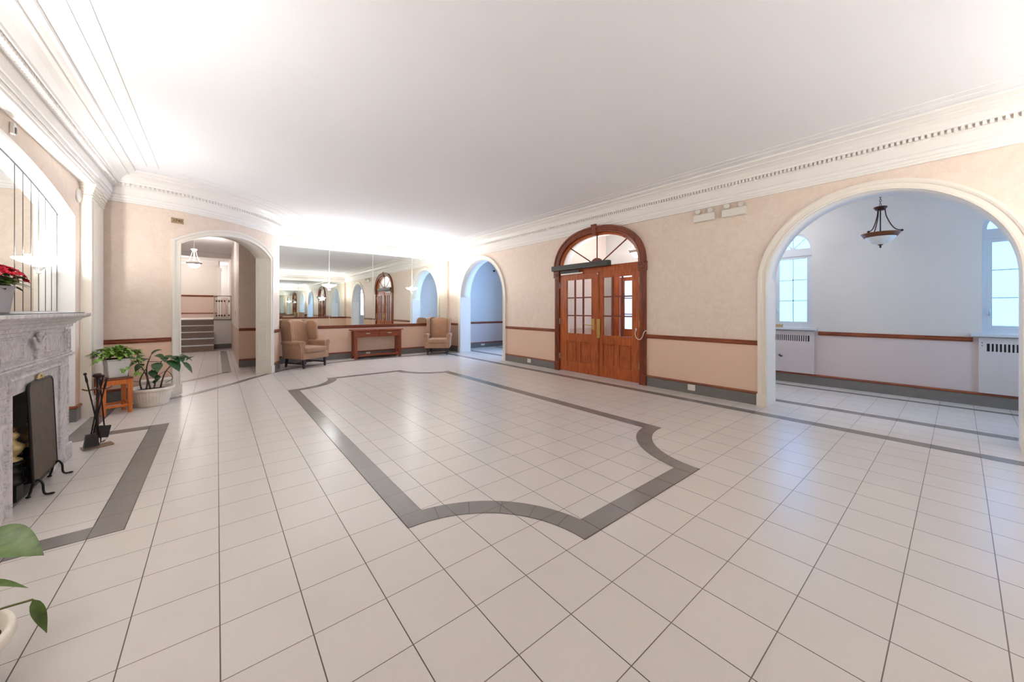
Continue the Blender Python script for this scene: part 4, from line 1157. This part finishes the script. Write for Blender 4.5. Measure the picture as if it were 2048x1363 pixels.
mb = MB(); mb.box(-.10, -.10, .238, .10, .10, .248); mb.build('soil', M_SOIL, pp)
lb = MB(); sb = MB(); rnd = random.Random(5)
for k in range(260):
    a = rnd.uniform(0, 2 * PI); r = rnd.uniform(0, .17); z = .275 + rnd.uniform(0, .13) * (1 - r / .35)
    d = (math.cos(a) + .15, math.sin(a) * .8 - .2, rnd.uniform(-.2, .9))
    lb.leaf((r * math.cos(a) * 1.15, r * math.sin(a) * .85, z), d, (0, 0, 1), rnd.uniform(.06, .10), rnd.uniform(.035, .055), rnd.uniform(.3, 1.3), fold=.3)
for (v, n_) in (([(.08, -.10, .27), (.10, -.16, .22), (.08, -.16, .14), (.04, -.15, .10), (.0, -.15, .12)], 6), ([(.12, -.05, .28), (.20, -.05, .2), (.195, -.06, .06), (.19, -.06, .03)], 8), ([(-.10, -.05, .28), (-.17, -.07, .27), (-.20, -.09, .22)], 5)):
    P = catmull(v, 6); sb.tube(P, .0035, 5)
    for i in range(n_):
        p = P[int((len(P) - 1) * (i + 1) / n_)]; a = rnd.uniform(0, 6.28)
        lb.leaf(p, (math.cos(a), -abs(math.sin(a)), -.3), (0, 0, 1), .075, .045, .7, fold=.3)
lb.build('foliage', M_LEAF, pp); sb.build('vine', M_STEM, pp)

# low white heater casing under the chair rail by the arch
u0, u1 = 0.42, op['a'] - .13
mb = MB()
P = [tuple(cpos(u1 - (u1 - u0) * i / 12)) for i in range(13)]
mb.sweep(P, [(0.030, .0), (.085, .0), (.085, .245), (.10, .255), (.10, .275), (.032, .292)], XYZ)
o = mb.build('heater_casing', M_CREAM); tag(o, 'low white heater casing along the wall behind the planter', 'heater cover')

# ---------------------------------------------------------------- armchairs
def armchair(label, loc, rotz):
    t = thing('wingback_armchair', label, 'armchair', loc, rotz, 'tan wingback armchairs')
    mb = MB(); mb.prism([(-.345, -.36), (.345, -.36), (.33, .33), (-.33, .33)], .205, .365, XYZ); mb.build('seat_base', M_FAB, t, bevel=.025, bseg=4)
    mb = MB(); mb.prism([(-.275, -.395), (.275, -.395), (.265, .24), (-.265, .24)], .36, .485, XYZ); mb.build('seat_cushion', M_FAB, t, bevel=.045, bseg=5)
    # back: slightly reclined, arched top
    mb = MB(); B = [(-.29, .36), (.29, .36), (.30, .95), (.26, 1.07)] + [(.26 - .52 * k / 10, 1.07 + .045 * math.sin(PI * k / 10)) for k in range(1, 10)] + [(-.26, 1.07), (-.30, .95)]
    mb.prism(B, 0, .13, lambda u, z, h: (u, .19 + (z - .36) * .20 + h, z)); mb.build('backrest', M_FAB, t, bevel=.045, bseg=5)
    for s in (-1, 1):
        # arm: body panel with a rolled top
        mb = MB(); A = [(.275, .22), (.365, .22), (.375, .52)] + [(.335 + .068 * math.cos(q), .575 + .062 * math.sin(q)) for q in [-.5 + (PI + .9) * k / 12 for k in range(13)]] + [(.275, .50)]
        mb.prism([(s * a, b) for a, b in A], -.335, .30, lambda u, z, h: (u, h, z)); am = mb.build('arm', M_FAB, t, bevel=.014, bseg=3)
        mb = MB(); mb.tube([(s * a, -.34, b) for a, b in A + A[:1]], .006, 6, caps=False); mb.build('piping', M_PIPE, am)
        # wing
        mb = MB()
        Wg = [(.30, .55), (.02, .58), (-.01, .62), (-.02, .70), (.0, .80), (.02, .92), (.02, 1.0), (.045, 1.06), (.10, 1.095), (.20, 1.105), (.335, 1.09), (.40, .9), (.36, .6)]
        mb.prism(Wg, .285, .345, lambda y, z, h: (s * (h + .012 * (z - .55)), y, z)); wg = mb.build('wing', M_FAB, t, bevel=.026, bseg=4)
        mb = MB(); mb.tube([(s * (.348 + .012 * (z - .55)), y, z) for y, z in Wg[1:11]], .006, 6); mb.build('piping', M_PIPE, wg)
    for sx in (-1, 1):
        mb = MB(); mb.taper(sx * .285, -.31, 0, .21, .016, .016, .026, .026); mb.build('leg', M_LEG, t)
        mb = MB(); v0 = Vector((sx * .255, .33, 0)); mb.M = Matrix.Translation(v0) @ Matrix.Shear('XY', 4, (0, -.25)); mb.taper(0, 0, 0, .21, .016, .016, .024, .024); mb.build('leg', M_LEG, t)
    mb = MB()
    for sx in (-1, 1): mb.box(sx * .27 - .01, -.30, .085, sx * .27 + .01, .31, .115)
    mb.box(-.27, -.01, .088, .27, .01, .112); mb.build('stretcher', M_LEG, t)
    return t
armchair('tan wingback armchair at the left end of the mirror wall, turned right', (1.65, 9.92, 0), math.radians(29))
armchair('tan wingback armchair at the right end of the mirror wall, turned left', (5.30, 10.12, 0), math.radians(-34))

# ---------------------------------------------------------------- console table
ct = thing('console_table', 'reddish wood console table with two drawers under the mirror ledge', 'table', (3.545, 10.48, 0))
mb = MB(); mb.box(-.70, -.20, .775, .70, .20, .805); mb.build('tabletop', M_TABLE, ct, bevel=.004)
for sx in (-1, 1):
    for sy in (-1, 1):
        mb = MB(); mb.box(sx * .615 - .032, sy * .15 - .032, 0, sx * .615 + .032, sy * .15 + .032, .775); mb.build('leg', M_TABLEZ, ct, bevel=.003)
mb = MB(); mb.box(-.59, .145, .60, .59, .165, .775); mb.box(-.625, -.13, .60, -.605, .13, .775); mb.box(.605, -.13, .60, .625, .13, .775); mb.box(-.59, -.165, .600, .59, -.150, .622); mb.box(-.59, -.165, .76, .59, -.150, .775); mb.box(-.012, -.165, .60, .012, -.15, .775)
for sx in (-1, 1):
    for k in (-.06, 0, .06): mb.box(sx * .615 - .008, k - .010, .12, sx * .615 + .008, k + .010, .61)
mb.build('apron', M_TABLE, ct, bevel=.002)
for s in (-1, 1):
    mb = MB(); x0, x1 = (-.585, -.016) if s < 0 else (.016, .585); mb.box(x0, -.172, .625, x1, -.10, .757); dw = mb.build('drawer', M_TABLE, ct, bevel=.003)
    mb = MB(); xm = (x0 + x1) / 2; mb.tube([(xm - .045, -.172, .70), (xm - .045, -.19, .70), (xm + .045, -.19, .70), (xm + .045, -.172, .70)], .006, 8); mb.box(xm - .055, -.176, .690, xm + .055, -.171, .712); mb.build('handle', M_STEEL, dw)
mb = MB(); mb.box(-.63, -.165, .085, .63, .165, .11); mb.box(-.60, -.172, .075, .60, -.150, .125); mb.build('lower_shelf', M_TABLE, ct, bevel=.003)

# ---------------------------------------------------------------- small wall things
def outlet(loc, rotz, label, w=.118, h=.095):
    t = thing('wall_outlet', label, 'outlet', loc, rotz, 'power outlets in the baseboards')
    mb = MB(); mb.box(-w / 2, 0, -h / 2, w / 2, .008, h / 2); mb.build('cover_plate', M_PLAST, t, bevel=.002)
    mb = MB()
    for s in (-1, 1):
        x = s * w * .2
        mb.box(x - .012, .008, -.018, x + .012, .0105, .018, 0)
        for q in (-.005, .005): mb.box(x + q - .0012, .0105, -.004, x + q + .0012, .0112, .008, 1)
    mb.build('sockets', [M_WHITE, M_BLACK], t)
outlet((RX - .013, 2.745, .10), PI / 2, 'white double outlet in the baseboard right of the doors')
outlet((RX - .013, 6.70, .10), PI / 2, 'white outlet in the baseboard between far arch and doors')
outlet((3.37, MY - .013, .095), PI, 'white outlet in the baseboard behind the console table')
outlet((7.45, 10.86 - .013, .10), PI, 'white outlet on the corridor baseboard seen through the far arch', .16, .06)

def exit_light(y0, y1, z, label):
    t = thing('emergency_light', label, 'emergency light', (RX, (y0 + y1) / 2, z), 0, 'emergency lights under the cornice')
    h = (y1 - y0) / 2
    mb = MB(); mb.box(-.07, -h, -.055, 0, h, .055); mb.build('battery_box', M_PLAST, t, bevel=.006)
    for s in (-1, 1):
        mb = MB(); y = s * h * .62; mb.tube([(-.04, y, .055), (-.04, y, .085)], .007, 8)
        mb.M = Matrix.Translation((-.045, y, .10)) @ Matrix.Rotation(-PI / 2 + .3 * s, 4, 'Y') @ Matrix.Rotation(.3 * s, 4, 'X')
        mb.lathe([(0, -.03), (.022, -.028), (.036, .0), (.040, .02), (.036, .022), (0, .014)], 16); mb.build('lamp_head', M_PLAST, t)
exit_light(2.38, 2.69, 2.81, 'white emergency light box nearer the doors, under the cornice')
exit_light(1.95, 2.27, 2.81, 'white emergency light box nearer the large arch, under the cornice')
o = MB().lathe([(0, .0), (.085, .0), (.085, .012), (.07, .022), (.05, .024), (.045, .018), (0, .018)], 32).build('smoke_detector', M_PLAST)
o.location = (LX, 6.885, 2.78); o.rotation_euler = (0, PI / 2, 0); tag(o, 'round white disc mounted on the wallpaper by the pilaster', 'detector')
t = thing('motion_sensor', 'small silver sensor on the wall above the arched mirror', 'sensor', (LX, 4.99, 2.88))
mb = MB(); mb.box(0, -.018, -.05, .03, .018, .05); mb.build('sensor_body', M_STEEL, t, bevel=.006)
mb = MB(); mb.box(.03, -.012, -.04, .034, .012, .01); mb.build('lens', M_GREYM, t)
for (x, z, lab) in ((6.97, 2.66, 'small black dome camera at the left of the blue corridor wall'), (7.95, 2.78, 'small black camera at the right of the blue corridor wall')):
    t = thing('security_camera', lab, 'camera', (x, 10.86, z)); mb = MB(); mb.box(-.03, -.02, -.03, .03, 0, .03); mb.sphere((0, -.035, 0), .032); mb.build('camera_dome', M_BLACK, t)
# brass plate with engraved number on the curved wall
up = u_at(-.50, 8.02); p = cpos(up, .004); q = cpos(up + .05, .004); ang = math.atan2(q.y - p.y, q.x - p.x)
t = thing('number_plate', 'small brass plate with the number 1740 beside the curved arch', 'sign', (p.x, p.y, 2.805), ang)
mb = MB(); mb.box(-.078, -.008, -.042, .078, 0, .042); mb.build('plate', M_PLATE, t, bevel=.002)
for sx in (-1, 1):
    for sz in (-1, 1):
        mb = MB(); mb.sphere((sx * .069, -.009, sz * .033), .005, 0, 8, 5); mb.build('screw', M_LETTER, t)
fc = bpy.data.curves.new('plate_number', 'FONT'); fc.body = '1740'; fc.size = .062; fc.align_x = 'CENTER'; fc.align_y = 'CENTER'; fc.extrude = .001; fc.offset = .0012
fo = bpy.data.objects.new('plate_number', fc); COL.objects.link(fo); fo.parent = t; fo.location = (0, -.0095, 0); fo.rotation_euler = (PI / 2, 0, 0); fc.materials.append(M_LETTER)
bpy.context.view_layer.update()
me = bpy.data.meshes.new_from_object(fo.evaluated_get(bpy.context.evaluated_depsgraph_get()))
no = bpy.data.objects.new('engraved_number', me); COL.objects.link(no); no.parent = t; no.location = (0, -.0095, 0); no.rotation_euler = (PI / 2, 0, 0)
bpy.data.objects.remove(fo)
